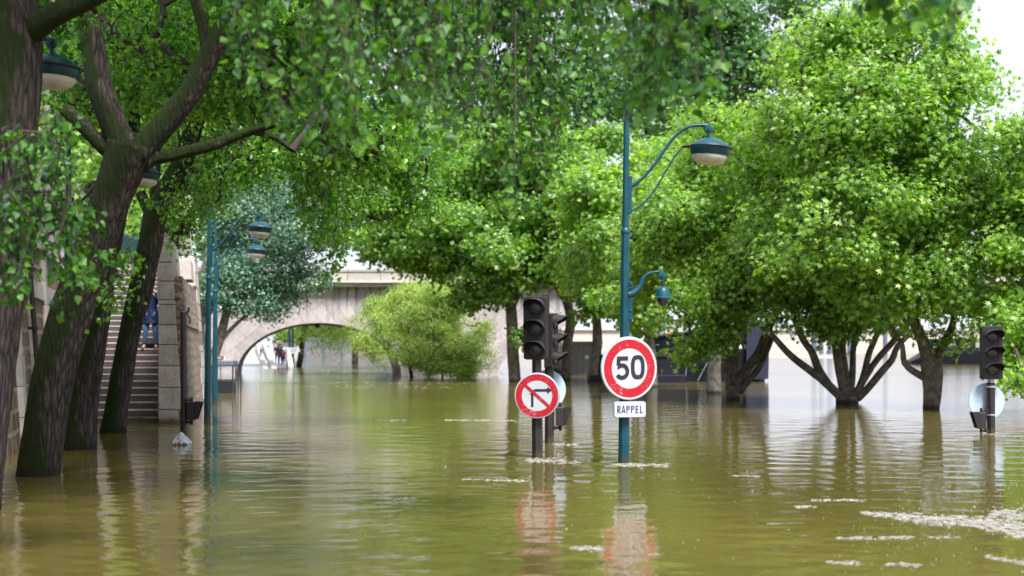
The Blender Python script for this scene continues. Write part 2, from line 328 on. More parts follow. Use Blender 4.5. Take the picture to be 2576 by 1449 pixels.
def attach(nodes, pts, jitter=0.12, r0=0.006, sag=0.0, nseg=3, rmax=0.09):
    """join points to the nearest wood; returns twig segments. nodes: [(pos, radius)]"""
    cap = len(nodes)+len(pts)*nseg+1; Pn = np.zeros((cap, 3)); par = -np.ones(cap, int); k = len(nodes)
    Pn[:k] = np.array([p for p, r in nodes]); base = k
    d0 = np.array([np.min(np.linalg.norm(Pn[:k]-p, axis=1)) for p in pts]); order = np.argsort(d0)
    for i in order:
        p = pts[i]; dv = Pn[:k]-p; dd = (dv**2).sum(1); j = int(np.argmin(dd)); a = Pn[j].copy(); L = math.sqrt(dd[j])
        prev = j; bow = RNG.normal(0, 1, 3)*jitter*L
        for s in range(1, nseg+1):
            f = s/nseg; q = a*(1-f)+p*f
            if s < nseg: q = q+bow*math.sin(math.pi*f)+RNG.normal(0, 1, 3)*0.012*L+np.array([0, 0, L*0.10*math.sin(math.pi*f)-sag*L*f*(1-f)])
            Pn[k] = q; par[k] = prev; prev = k; k += 1
    w = np.zeros(k); w[:] = 0
    cnt = np.full(k, r0**2.2)
    for i in range(k-1, base-1, -1):
        if par[i] >= base: cnt[par[i]] += cnt[i]
    rr = np.minimum(cnt**(1/2.2), rmax); segs = []
    for i in range(base, k):
        j = par[i]; ra = min(rr[j], rr[i]*1.5) if j >= base else rr[i]*1.3
        segs.append((Pn[j], Pn[i], ra, rr[i]))
    return segs, Pn[:k]
def blob(px, py, D, rx, ry, rd):
    s = D/F; return (np.array(W(px, py, D)), np.array([rx*s, rd, ry*s]))
def sample_crown(blobs, n, sub=9, subr=0.42, inner=0.25, squash=0.62):
    out = []; nrm = []; hubs = []
    vol = np.array([b[1].prod()**0.75 for b in blobs]); vol = vol/vol.sum()
    for (c, r), fr in zip(blobs, vol):
        m = max(4, int(n*fr)); d = unit(RNG.normal(0, 1, (sub, 3))); rad = RNG.uniform(0.30, 0.95, (sub, 1)); hc = c+d*rad*r; hubs += list(hc)
        k = RNG.integers(0, sub, m); dd = unit(RNG.normal(0, 1, (m, 3))); u = RNG.uniform(inner, 1, (m, 1))**0.5
        sr = RNG.uniform(0.7, 1.25, (sub, 1))[k]*subr
        p = hc[k]+dd*u*r*sr*np.array([1, 1, squash]); out.append(p); nrm.append(unit(dd*0.6+unit((p-c)/r)*0.8))
    return np.concatenate(out), np.concatenate(nrm), hubs
def leaf_cloud(cp, cn, per, spread, size, droop=0.3, up=0.45, out=0.6, rnd=0.75, hang=0.0):
    n = len(cp)*per; P = np.repeat(cp, per, 0)+RNG.normal(0, 1, (n, 3))*spread*np.array([1, 1, 0.75])
    if hang: P[:, 2] -= np.abs(RNG.normal(0, hang, n))
    on = np.repeat(cn, per, 0); Nn = unit(on*out+np.array([0, 0, up])+RNG.normal(0, 1, (n, 3))*rnd)
    Up = unit(on*0.5+np.array([0, 0, -droop])+RNG.normal(0, 1, (n, 3))*0.6)
    return P, Nn, Up, size*RNG.uniform(0.55, 1.25, n)
def wood(mb, limbs, D, step=0.12, n=14, rough=0.06, below=True):
    """limbs given as (x, y, width[, dD]) readings; returns skeleton nodes"""
    nodes = []
    for li, L in enumerate(limbs):
        P = []; rr = []
        for q in L:
            d = D+(q[3] if len(q) > 3 else 0); P.append(np.array(W(q[0], q[1], d))); rr.append(q[2]*d/F/2)
        if li == 0 and below:
            a = P[0].copy(); dirn = unit(P[0]-P[1]); P.insert(0, a+dirn*0.8); rr.insert(0, rr[0]*1.12)
        pts, r2 = spline(P, rr, step)
        base = len(mb.v); mb.tube(pts, r2, n)
        ph = random.uniform(0, 6)
        for i in range(len(pts)):       # uneven, fluted outline
            for k in range(n):
                j = base+i*n+k; a = 2*math.pi*k/n; c = pts[i]; v = np.array(mb.v[j]); f = 1+rough*(math.sin(3*a+ph+i*0.23)+0.7*math.sin(5*a-i*0.31+ph*2)+0.8*random.uniform(-1, 1)*0.6)
                mb.v[j] = tuple(c+(v-c)*f)
        nodes += [(p, r) for p, r in zip(pts, r2)]
    return nodes
def tree(name, label, cat, D, limbs, blobs, ncl, per, spread, lsize, tpl, lmat, bmat, group=None, sub=9, subr=0.42, skipz=None, n=14, rough=0.06, up=0.45, out=0.6, rnd=0.75, hang=0, nodes_from=0, droop=0.3, keep=None, r0=0.006, gaps=None, hubmax=0.045):
    x0, y0 = limbs[0][0][0], limbs[0][0][1]; base = W(x0, y0, D); base.z = 0
    root = thing(name, label, cat, base, 0, group); off = np.array(base)
    mb = MB(); nodes = wood(mb, limbs, D, n=n, rough=rough); mb.v = [tuple(np.array(v)-off) for v in mb.v]
    mb.build('trunk', bmat, root, smooth=True)
    cp, cn, hubs = sample_crown(blobs, ncl, sub, subr)
    if gaps:
        hubs = [h for h in hubs if not any(a-15 < HX+h[0]/h[1]*F < b_+15 and c-25 < HY-(h[2]-CZ)/h[1]*F < d for a, b_, c, d in gaps)]
    ok = cp[:, 2] > (skipz if skipz is not None else 0.25)
    if keep is not None: ok &= keep(cp)
    if gaps:
        sx_ = HX+cp[:, 0]/cp[:, 1]*F; sy_ = HY-(cp[:, 2]-CZ)/cp[:, 1]*F
        for a, b_, c, d in gaps: ok &= ~((sx_ > a) & (sx_ < b_) & (sy_ > c) & (sy_ < d))
    cp, cn = cp[ok], cn[ok]
    top = [(p, r) for p, r in nodes if p[2] > nodes_from]
    s1, P1 = attach(top, np.array(hubs), 0.15, 0.011, nseg=7, rmax=hubmax)
    allnodes = top+[(p, 0.02) for p in P1]
    pick = cp if len(cp) < 1500 else cp[RNG.choice(len(cp), 1500, replace=False)]
    s2, _ = attach(allnodes, pick, 0.14, r0, nseg=3)
    segs = [(a-off, b-off, c, d) for a, b, c, d in s1+s2]
    twigs('branches', segs, M['twig'] if bmat != M['pale_bark'] else bmat, root)
    P, Nn, Up, sz = leaf_cloud(cp, cn, per, spread, lsize, up=up, out=out, rnd=rnd, hang=hang, droop=droop)
    g = P[:, 2] > 0.03; leaves('crown', P[g]-off, Nn[g], Up[g], sz[g], tpl, lmat, root)
    return root

# ================================================================== SETTING: water
def water():
    xs = np.concatenate([[-900, -500, -250, -120, -70, -45, -32, -24, -19], np.linspace(-16, 16, 720), [19, 24, 32, 45, 70, 120, 250, 500, 900]])
    d = [7.0]
    while d[-1] < 110: d.append(d[-1]*1.0045)
    ys = np.concatenate([[-60, -20, -5, 2, 5], d, [125, 150, 190, 250, 350, 500, 700, 1000, 1600]])
    X, Y = np.meshgrid(xs, ys); Z = np.zeros_like(X)
    dy = np.gradient(ys)[:, None]; rg = np.random.default_rng(5)
    for i in range(90):
        lam = 10**rg.uniform(math.log10(0.12), math.log10(1.2)); th = rg.normal(math.pi/2, 0.8); k = 2*math.pi/lam
        kx, ky = k*math.cos(th), k*math.sin(th); amp = 0.00070*lam**0.65*rg.uniform(0.5, 1.4)
        env = 0.5+0.5*np.sin(1.5*np.sin(X*0.31+i)+X*rg.uniform(0.2, 0.9)+Y*rg.uniform(0.15, 0.6)+rg.uniform(0, 6))
        Z += amp*env*np.clip((lam/dy-3)/3, 0, 1)*np.sin(kx*X+ky*Y+rg.uniform(0, 6.28)+2.2*np.sin(0.45*Y+X*0.8+i)+1.1*np.sin(1.3*Y-X*1.7+2*i))
    inside = (np.abs(X) < 16.1) & (Y > 6.9) & (Y < 111); Z[~inside] = 0
    ny, nx = X.shape; V = np.stack([X, Y, Z], -1).reshape(-1, 3)
    i = (np.arange(ny-1)[:, None]*nx+np.arange(nx-1)[None, :]).ravel(); q = np.stack([i, i+1, i+nx+1, i+nx], 1).ravel()
    m, t, b = newmat('flood_water'); v = coords(t, (1.0, 1.25, 1))
    n1 = noise(t, v, 2.2, 3, 0.55, 0.3); n2 = noise(t, v, 8, 3, 0.6); n3 = noise(t, coords(t), 0.12, 3, 0.6)
    t.links.new(ramp(t, n3, [(0.35, (0.082, 0.068, 0.018)), (0.65, (0.118, 0.098, 0.026))]), b.inputs['Base Color'])
    gy = t.nodes.new('ShaderNodeTexCoord'); sy = t.nodes.new('ShaderNodeSeparateXYZ'); t.links.new(gy.outputs['Object'], sy.inputs[0])
    mr = t.nodes.new('ShaderNodeMapRange'); mr.inputs['From Min'].default_value = 14; mr.inputs['From Max'].default_value = 60; mr.inputs['To Min'].default_value = 0.03; mr.inputs['To Max'].default_value = 0.10
    t.links.new(sy.outputs[1], mr.inputs['Value']); t.links.new(mr.outputs[0], b.inputs['Roughness'])      # the open current further out is choppier
    b.inputs['IOR'].default_value = 1.33; b.inputs['Specular IOR Level'].default_value = 0.5
    bump(t, b, mix(t, 0.3, n1, n2), 0.22, 0.03)
    o = bigmesh('water', V, np.full(len(i), 4), q, m, None, True); tag(o, 'brown green flood water covering the quay', None, None, 'structure')
water()

# ------------------------------------------------------------------ quay street above the wall
KQ = -0.2445                                   # direction of the quay line: dX/dY
def qx(D, X0, D0): return X0+KQ*(D-D0)
sb = MB(); zs = 3.98
sb.add([(qx(12, -7.6, 21.9)-0.3, 12, zs), (-60, 12, zs), (-60, 41.9, zs), (qx(41.9, -7.6, 21.9)-0.3, 41.9, zs)], [(0, 1, 2, 3)])
sb.add([(-60, 41.92, zs), (qx(41.92, -7.34, 29.6), 41.92, zs), (-24.4, 120, zs), (-90, 120, zs)], [(0, 1, 2, 3)])
tag(sb.build('street_pavement', M['slab'], None), 'pavement of the upper street behind the stone wall', kind='structure')
# left embankment wall
ew = thing('embankment_wall', 'brown rubble stone wall with pale ashlar strips behind the leaning trunks', 'wall', (qx(21.9, -7.6, 21.9), 21.9, 0))
off = Vector((-7.6, 21.9, 0))
def wp(D, z, out=0.0): # point of the battered face
    return Vector((qx(D, -7.6, 21.9)-0.075*z+out, D, z))-off
def wallpiece(mb, D0, D1, z0, z1, out, thick=0.5):
    a, b, c, d = wp(D0, z0, out), wp(D1, z0, out), wp(D1, z1, out), wp(D0, z1, out); t = Vector((-thick, 0, 0))
    mb.add([a, b, c, d, a+t, b+t, c+t, d+t], [(0, 1, 2, 3), (7, 6, 5, 4), (0, 4, 5, 1), (1, 5, 6, 2), (2, 6, 7, 3), (3, 7, 4, 0)])
mb = MB(); wallpiece(mb, 12, 41.7, -1, 2.5, 0); wallpiece(mb, 12, 41.7, 2.82, 3.5, 0); mb.build('rubble_face', M['rubble'], ew)
mb = MB(); wallpiece(mb, 12, 41.7, 2.5, 2.82, 0.05)
k = 12.0
while k < 41: wallpiece(mb, k, min(k+1.15, 41.7), 3.5, 4.35, 0.07); k += 1.17
wallpiece(mb, 12, 41.7, 4.35, 4.5, 0.13); mb.build('parapet', M['paleash'], ew)
for Dk in (22.35, 25.0, 28.3, 18.6):
    mb = MB(); z = -1.0; i = 0
    while z < 3.4:
        wallpiece(mb, Dk, Dk+(0.42 if i % 2 else 0.55), z, min(z+0.48, 3.48), 0.10); z += 0.49; i += 1
    mb.build('ashlar_strip', M['paleash'], ew)
mb = MB(); mb.tube([wp(24.4, 3.4, 0.16), wp(24.4, 1.5, 0.16), wp(24.4, -0.4, 0.16)], 0.045, 8)
for z in (0.6, 1.9, 3.0): mb.box(wp(24.4, z, 0.14), (0.14, 0.14, 0.05))
mb.build('drainpipe', M['umber'], ew, smooth='auto')
# ------------------------------------------------------------------ stairs
st = thing('stone_stairs', 'long flight of dark stone steps rising out of the flood', 'stairs', (-8.4, 30, 0))
off = Vector((-8.4, 30, 0))
def stx(D): return qx(D, -7.34, 29.6)
for k in range(-2, 28):
    D0 = 30+0.44*k; z1 = 0.10+0.145*k; mb = MB(); a = stx(D0); l = qx(D0, -9.75, 30)
    w = random.uniform(-0.004, 0.004)
    mb.add([Vector(p)-off for p in ((l, D0, z1-0.35), (a, D0, z1-0.35), (a-0.11, D0+0.46, z1-0.35), (l-0.11, D0+0.46, z1-0.35), (l, D0, z1+w), (a, D0, z1-w), (a-0.11, D0+0.46, z1-w), (l-0.11, D0+0.46, z1+w))],
           [(0,3,2,1),(4,5,6,7),(0,1,5,4),(1,2,6,5),(2,3,7,6),(3,0,4,7)])
    sp_ = mb.build('step', M['stairstone'], st, bevel=0.018)
    mb = MB(); h = Vector((l, D0-.004, z1-.022))-off; g = Vector((a, D0-.004, z1-.022))-off; u = Vector((0, .05, 0)); w_ = Vector((0, 0, .028))
    mb.add([h, g, g+u, h+u, h+w_, g+w_, g+u+w_, h+u+w_], [(0,3,2,1),(4,5,6,7),(0,1,5,4),(1,2,6,5),(2,3,7,6),(3,0,4,7)]); mb.build('worn_edge', M['ashlar'], sp_)
# ------------------------------------------------------------------ stair wall on the right of the steps
sw = thing('stair_side_wall', 'tall pale block pier and rubble wall right of the stone steps', 'wall', (-7.1, 29.4, 0)); off = Vector((-7.1, 29.4, 0))
def blockat(mb, x0, x1, y0, y1, z0, z1, kx=KQ, topin=0.0, g=0.006):
    dx = kx*(y1-y0); ti = topin*(z1-z0)
    mb.add([Vector(p)-off for p in ((x0, y0, z0+g), (x1, y0, z0+g), (x1+dx, y1, z0+g), (x0+dx, y1, z0+g), (x0, y0, z1-g), (x1-ti, y0, z1-g), (x1+dx-ti, y1, z1-g), (x0+dx, y1, z1-g))],
           [(0,3,2,1),(4,5,6,7),(0,1,5,4),(1,2,6,5),(2,3,7,6),(3,0,4,7)])
mb = MB(); zz = [-1.2, 0.28, 0.74, 1.19, 1.63, 2.04, 2.46, 2.56, 2.95, 3.34, 3.70, 4.10]
def outer(z): return -6.83-0.065*max(z, 0)
for z0, z1 in zip(zz[:-1], zz[1:]): blockat(mb, -7.335, outer(z0), 29.5, 30.4, z0, z1, topin=0.065)
mb.build('pier_blocks', M['ashlar'], sw, bevel=0.02)
KS = -0.185
mb = MB()
for (y0, y1, z0, z1, s) in ((30.42, 41.5, -1.2, 2.05, 0.02), (30.42, 38.5, 2.05, 3.1, 0.03)):
    dxo = KS*(y1-y0); mb.add([Vector(p)-off for p in ((stx(y0)+0.02, y0, z0), (outer(z0)-0.0, y0, z0), (outer(z0)+dxo, y1, z0), (stx(y1)+0.02, y1, z0), (stx(y0)+0.02, y0, z1), (outer(z1)-0.03, y0, z1), (outer(z1)-0.03+dxo, y1, z1), (stx(y1)+0.02, y1, z1))],
           [(0,3,2,1),(4,5,6,7),(0,1,5,4),(1,2,6,5),(2,3,7,6),(3,0,4,7)])
mb.build('rubble_face', M['finerubble'], sw)
mb = MB()      # pale vertical ribs, the jutting block and the stepped corner blocks
def sx(D, z): return outer(z)+KS*(D-29.9)
def rib(D0, D1, z0, z1, o): blockat(mb, sx(D0, z0)-0.5, sx(D0, z0)+o, D0, D1, z0, z1, KS, 0.065)
rib(30.45, 31.6, 2.6, 3.75, -0.02); rib(30.5, 30.9, -1, 2.5, 0.03); rib(33.6, 34.1, -1, 2.9, 0.02)
rib(34.5, 36.2, 3.22, 3.72, 0.12)
rib(36.3, 38.2, 2.2, 3.2, 0.02)
z = -1.2; i = 0
while z < 3.9:
    h = 0.44; rib(38.6+ (0.9 if i % 2 else 0), 41.6, z, z+h, 0.06); z += h+0.004; i += 1
mb.build('corner_blocks', M['paleash'], sw, bevel=0.015)
mb = MB(); mb.tube([W(466, 788, 30.6)-off, W(470, 787, 30.55)-off, W(474, 783, 30.5)-off, W(475, 777, 30.5)-off, W(476, 773, 30.5)-off], 0.02, 8)
mb.tube([W(471, 790, 31)-off, W(477, 800, 31)-off, W(478, 815, 31)-off], 0.016, 8); mb.build('mooring_hook', M['umber'], sw, smooth='auto')
# bank filling behind the stairs
mb = MB(); mb.add([(-7.6-4.9, 41.9, -1), (-9.3, 41.75, -1), (-20, 80, -1), (-60, 80, -1), (-12.5, 41.9, 3.97), (-9.75, 41.75, 3.97), (-20.6, 80, 3.97), (-60, 80, 3.97)], [(0,3,2,1),(4,5,6,7),(0,1,5,4),(1,2,6,5),(2,3,7,6),(3,0,4,7)])
tag(mb.build('far_embankment_wall', M['rubble'], None), 'rubble embankment wall running on from the stairs to the bridge', 'wall')

# ================================================================== bridge
def bridgemat():
    m, t, b = newmat('bridge_stone')
    tc = t.nodes.new('ShaderNodeTexCoord'); sp = t.nodes.new('ShaderNodeSeparateXYZ'); t.links.new(tc.outputs['Object'], sp.inputs[0])
    def mth(op, a, b_=None, c=None):
        n = t.nodes.new('ShaderNodeMath'); n.operation = op
        for i, q in enumerate((a, b_, c)):
            if q is None: continue
            if isinstance(q, (int, float)): n.inputs[i].default_value = q
            else: t.links.new(q, n.inputs[i])
        return n.outputs[0]
    x, z = sp.outputs[0], mth('ADD', sp.outputs[2], 2.6)
    xr = mth('SUBTRACT', mth('MODULO', mth('ADD', x, 107.5), 15.0), 7.5)      # arches repeat every 15 m
    ang = mth('ARCTAN2', xr, z); rad = mth('SQRT', mth('ADD', mth('MULTIPLY', xr, xr), mth('MULTIPLY', z, z)))
    cb = t.nodes.new('ShaderNodeCombineXYZ'); t.links.new(mth('MULTIPLY', rad, 1.0), cb.inputs[0]); t.links.new(mth('MULTIPLY', ang, 7.0), cb.inputs[1])
    br = t.nodes.new('ShaderNodeTexBrick'); br.inputs['Scale'].default_value = 1; br.inputs['Brick Width'].default_value = 1.5; br.inputs['Row Height'].default_value = 0.62
    br.inputs['Mortar Size'].default_value = 0.016; br.inputs['Mortar Smooth'].default_value = 0.5; br.inputs['Color1'].default_value = (0.36, 0.33, 0.34, 1); br.inputs['Color2'].default_value = (0.47, 0.435, 0.445, 1); br.inputs['Mortar'].default_value = (0.25, 0.22, 0.21, 1)
    t.links.new(cb.outputs[0], br.inputs['Vector'])
    n1 = noise(t, coords(t), 0.7, 7, 0.7); n2 = noise(t, coords(t), 6, 5, 0.7)
    c = mix(t, 0.85, br.outputs['Color'], ramp(t, mix(t, 0.4, n1, n2), [(0.34, (0.48, 0.46, 0.50)), (0.5, (0.95, 0.93, 0.93)), (0.66, (1.25, 1.2, 1.18))]), 'MULTIPLY')
    stv = coords(t, (2.6, 1, 0.14)); sn = noise(t, stv, 1.5, 3, 0.6)          # dark runs of dirt below the cornice
    hz = ramp(t, mth('DIVIDE', sp.outputs[2], 6.0), [(0.45, (0, 0, 0)), (0.85, (1, 1, 1))])
    f = mix(t, 1.0, ramp(t, sn, [(0.50, (0, 0, 0)), (0.60, (0.85,)*3)]), hz, 'MULTIPLY')
    c = mix(t, f, c, (0.07, 0.065, 0.08)); t.links.new(c, b.inputs['Base Color']); b.inputs['Roughness'].default_value = 0.85
    bump(t, b, mix(t, 0.5, br.outputs['Fac'], n2), 0.3, -0.03); return m
DB = 81.5; bx0 = WX(802, DB)
bridge = thing('stone_bridge', 'pale stone arch bridge crossing behind the willow', 'bridge', (bx0, DB, 0)); bs = DB/F
def arch_bridge():
    a = 208*bs; b = 133*bs; top = WZ(722, DB); n = 28; pitch = 15.0; Wd = 8.0; kx = -0.15
    mb = MB()
    def seg(x0, x1, archc):
        # front face pieces: columns between z=bottom curve and top
        xs = np.linspace(x0, x1, n+1)
        def bot(x):
            if archc is None: return -1.5
            u = (x-archc)/a
            return -1.5 if abs(u) >= 1 else b*math.sqrt(max(0, 1-u*u))
        vs = []
        for x in xs:
            zb = bot(x)
            for y in (0, Wd): vs += [(x+kx*y, y, zb), (x+kx*y, y, top)]
        fs = []
        for i in range(n):
            o = i*4; p = o+4; fs += [(o, p, p+1, o+1), (o+2, o+3, p+3, p+2)]
            fs += [(o, o+2, p+2, p)] if archc is not None else []
        mb.add(vs, fs)
    a0, b0 = a, b
    for c, a, b in ((-pitch, a0, b0), (0, a0, b0), (pitch-a0+19.5, 19.5, 4.7)):
        us = c+a*np.sin(np.linspace(-math.pi/2, math.pi/2, 45))
        vs = []
        for x in us:
            zb = b*math.sqrt(max(0, 1-((x-c)/a)**2))-0.0
            for y in (0, Wd): vs += [(x+kx*y, y, zb), (x+kx*y, y, top)]
        fs = []
        for i in range(len(us)-1):
            o = i*4; p = o+4; fs += [(o, p, p+1, o+1), (o+2, o+3, p+3, p+2), (o, o+2, p+2, p)]
        mb.add(vs, fs)
        x0, x1 = c+a, (c+pitch-a if c < pitch-1 else c+a+8)     # pier
        vs = [(x0, 0, -1.5), (x1, 0, -1.5), (x1, 0, top), (x0, 0, top)]; vs += [(x+kx*Wd, Wd, z) for x, y, z in vs]
        mb.add(vs, [(0, 1, 2, 3), (7, 6, 5, 4), (0, 3, 7, 4), (1, 5, 6, 2)])
    a, b = a0, b0; x1 = -pitch-a; vs = [(x1-9, 0, -1.5), (x1, 0, -1.5), (x1, 0, top), (x1-9, 0, top)]; vs += [(x+kx*Wd, Wd, z) for x, y, z in vs]; mb.add(vs, [(0, 1, 2, 3), (7, 6, 5, 4)])
    mb.build('arches', bridgemat(), bridge)
    X0, X1 = -pitch-a-9, pitch-a0+39+8
    mb = MB(); cm = (X0+X1)/2; L = X1-X0
    for k in range(int(L/2.2)): mb.box((X0+1.1+2.2*k, -0.22, top+0.10), (2.19, 0.5, 0.2)); mb.box((X0+1.1+2.2*k, -0.30, top+0.255), (2.19, 0.7, 0.11))
    mb.build('cornice', M['paleash'], bridge, bevel=0.03)
    mb = MB()
    for k in range(int(L/1.9)): mb.box((X0+0.95+1.9*k, 0.05, top+0.31+0.27), (1.88, 0.4, 0.54)); mb.box((X0+0.95+1.9*k, 0.05, top+0.31+0.62), (1.885, 0.5, 0.16))
    mb.build('parapet', stonemat('parapet_stone', [(0.27, 0.25, 0.23), (0.36, 0.34, 0.31), (0.45, 0.42, 0.39)], 2, 0.3), bridge, bevel=0.02)
    mb = MB(); mb.add([(X0, 0.3, top+0.3), (X1, 0.3, top+0.3), (X1, Wd, top+0.3), (X0, Wd, top+0.3)], [(0, 1, 2, 3)]); mb.build('deck', M['slab'], bridge)
    mb = MB()       # little dark lamp under the crown
    mb.lathe([(0.0, -0.30), (0.12, -0.26), (0.16, -0.12), (0.10, -0.02), (0, 0.02)], (WX(795, DB)-bx0, 0.5, b), 12); mb.build('underarch_lamp', M['umber'], bridge, smooth=True)
arch_bridge()

# ================================================================== things beyond the arch
rb = MB(); P = [(-60, 104, -0.15), (WX(742, 104), 104, -0.15), (WX(715, 150), 150, 0.35), (WX(694, 230), 230, 1.7), (-80, 230, 1.7)]
rb.add([Vector(p) for p in P]+[Vector(p)-Vector((0, 0, 2)) for p in P], [(0, 1, 2, 3, 4), (0, 5, 6, 1), (1, 6, 7, 2), (2, 7, 8, 3)]); tag(rb.build('bank_ramp', M['slab'], None), 'pale concrete ramp rising from the water beyond the arch', kind='structure')
def lowwall(label, a, b, h0, h1, w, mat):
    A, B = Vector(a), Vector(b); d = (B-A).normalized(); s = Vector((d.y, -d.x, 0))*w/2; mb = MB(); A0 = Vector((A.x, A.y, 0))
    vs = [A-s, A+s, B+s, B-s]; vs = [v-Vector((0, 0, 1)) for v in vs]+[A-s+Vector((0, 0, h0)), A+s+Vector((0, 0, h0)), B+s+Vector((0, 0, h1)), B-s+Vector((0, 0, h1))]
    mb.add([v-A0 for v in vs], [(0,3,2,1),(4,5,6,7),(0,1,5,4),(1,2,6,5),(2,3,7,6),(3,0,4,7)])
    o = mb.build('ramp_wall', mat, None, bevel=0.05, loc=A0); tag(o, label, 'wall'); return o
lowwall('sloping pale kerb wall left of the group beyond the arch', (WX(690, 112), 112, 0), (WX(663, 215), 215, 1.5), 0.05, 1.0, 0.45, M['paleash'])
lowwall('outer sloping kerb wall behind the walker beyond the arch', (WX(668, 112), 112, 0), (WX(645, 215), 215, 1.5), 0.0, 1.3, 0.4, M['paleash'])
lowwall('short pale stone pier under the arrow signs beyond the arch', (WX(732, 106), 106, 0), (WX(725, 118), 118, 0.1), 0.25, 1.5, 0.4, M['paleash'])
def arrow_sign(label, x0, x1, y0, y1, D, right, px, post):
    o = thing('direction_sign', label, 'sign', (WX(px, D), D, 0)); mb = MB(); X0, X1 = WX(x0, D)-WX(px, D), WX(x1, D)-WX(px, D); z0, z1 = WZ(y1, D), WZ(y0, D)
    t = 0.25; poly = [(X0, z0), (X1-t, z0), (X1, (z0+z1)/2), (X1-t, z1), (X0, z1)] if right else [(X0, z0), (X1, z0), (X1, z1), (X0, z1)]
    mb.prism(poly, -0.03, 0.03); pl = mb.build('panel', M['whitepaint'], o); mb = MB()
    for r in range(2 if right else 0):       # two lines of small lettering, too far to read
        mb = MB()
        x = X0+0.30*(X1-X0)
        while x < X1-0.35: w = random.uniform(0.06, 0.11); mb.box((x+w/2, -0.034, z0+(z1-z0)*(0.34+0.34*r)), (w*0.8, 0.004, 0.09)); x += w+0.02
        mb.build('lettering', M['bluegrey'], pl)
    mb = MB(); mb.tube([(post, 0.08, -0.6), (post, 0.08, z1+0.1)], 0.05, 8); mb.build('post', M['umber'], o, smooth='auto')
arrow_sign('arrow shaped white signboard beyond the arch, with lettering', 722, 756, 874, 889, 112, True, 735, 0.0)
arrow_sign('blank white signboard above the arrow sign beyond the arch', 708, 741, 862, 873, 118, False, 726, 0.1)
# tiered wall, far end
mb = MB(); D = 198; fw = thing('tiered_quay_wall', 'two tier grey blue quay wall seen through the arch', 'wall', (WX(830, D), D, 0))
x0, x1 = WX(755, D)-WX(830, D), WX(1100, D)-WX(830, D)
mb.box(((x0+x1)/2, 1, 0.35), (x1-x0, 2, 2.4)); mb.build('lower_tier', stonemat('lower_tier', [(0.12, 0.11, 0.14), (0.19, 0.17, 0.20), (0.25, 0.22, 0.25)], 0.6, 0.3), fw)
mb = MB(); mb.box(((x0+x1)/2, 1.5, 2.4), (x1-x0, 1.2, 1.5)); mb.build('upper_tier', stonemat('upper_tier', [(0.10, 0.12, 0.16), (0.15, 0.17, 0.22), (0.20, 0.22, 0.27)], 0.6, 0.3), fw)
mb = MB(); mb.box(((x0+x1)/2, 0.2, 1.62), (x1-x0, 0.4, 0.12)); mb.build('rail', M['bluegrey'], fw)
for px, lab in ((766, 'slim dark mooring post at the left end of the tiered wall'), (814, 'wavy dark post against the middle of the tiered wall'), (860, 'straight blue grey post against the tiered wall')):
    D = 188; mb = MB(); x = WX(px, D); mb.tube([(0, 0, -1), (0.05, 0, 1), (-0.03, 0, 2.2), (0, 0, 3.4)], 0.19, 8); mb.lathe([(0.2, 3.3), (0.27, 3.36), (0.2, 3.5), (0, 3.55)], (0, 0, 0), 8)
    tag(mb.build('mooring_post', M['bluegrey'], None, smooth='auto', loc=(x, D, 0)), lab, 'post')

# far bank of the river on the right
D = 430; fb = thing('far_river_wall', 'long pale river wall on the opposite bank', 'wall', (WX(2000, D), D, 0)); mb = MB(); L = 190
mb.box((10, 2, 3.2), (L*1.6, 4, 8.0)); mb.build('wall_face', stonemat('far_wall', [(0.42, 0.38, 0.35), (0.50, 0.46, 0.43), (0.57, 0.53, 0.50)], 0.3, 0.2), fb)
mb = MB(); mb.box((10, 1.4, 7.35), (L*1.6, 4.2, 0.5)); mb.build('coping', M['paleash'], fb)
for i, (px, w, lab) in enumerate(((2048, .6, 'leftmost blue mooring pile standing before the far river wall'), (2066, .5, 'second blue mooring pile, close beside the leftmost one'), (2088, .6, 'blue mooring pile seen just left of the thick centre stem'), (2137, .5, 'pale blue mooring pile seen between the two middle stems'), (2227, .5, 'rightmost blue mooring pile before the far wall'))):
    D = 400; mb = MB(); mb.tube([(0, 0, -1), (0, 0, 9.5)], w*1.3, 8); mb.tube([(0, 0, 9.4), (0, 0, 10)], w*1.5, 8)
    tag(mb.build('mooring_pile', M['bluegrey'], None, smooth='auto', loc=(WX(px, D), D, 0)), lab, 'mooring pile', 'mooring piles in the river')
# pale landing stage
mb = MB(); mb.box((0, 0, 0.15), (16, 2, 0.5)); mb.box((0, -0.9, 0.55), (16, 0.1, 0.1)); tag(mb.build('landing_stage', M['paleash'], None, loc=(WX(2000, 240), 240, 0)), 'low pale landing stage far out on the river', 'jetty')

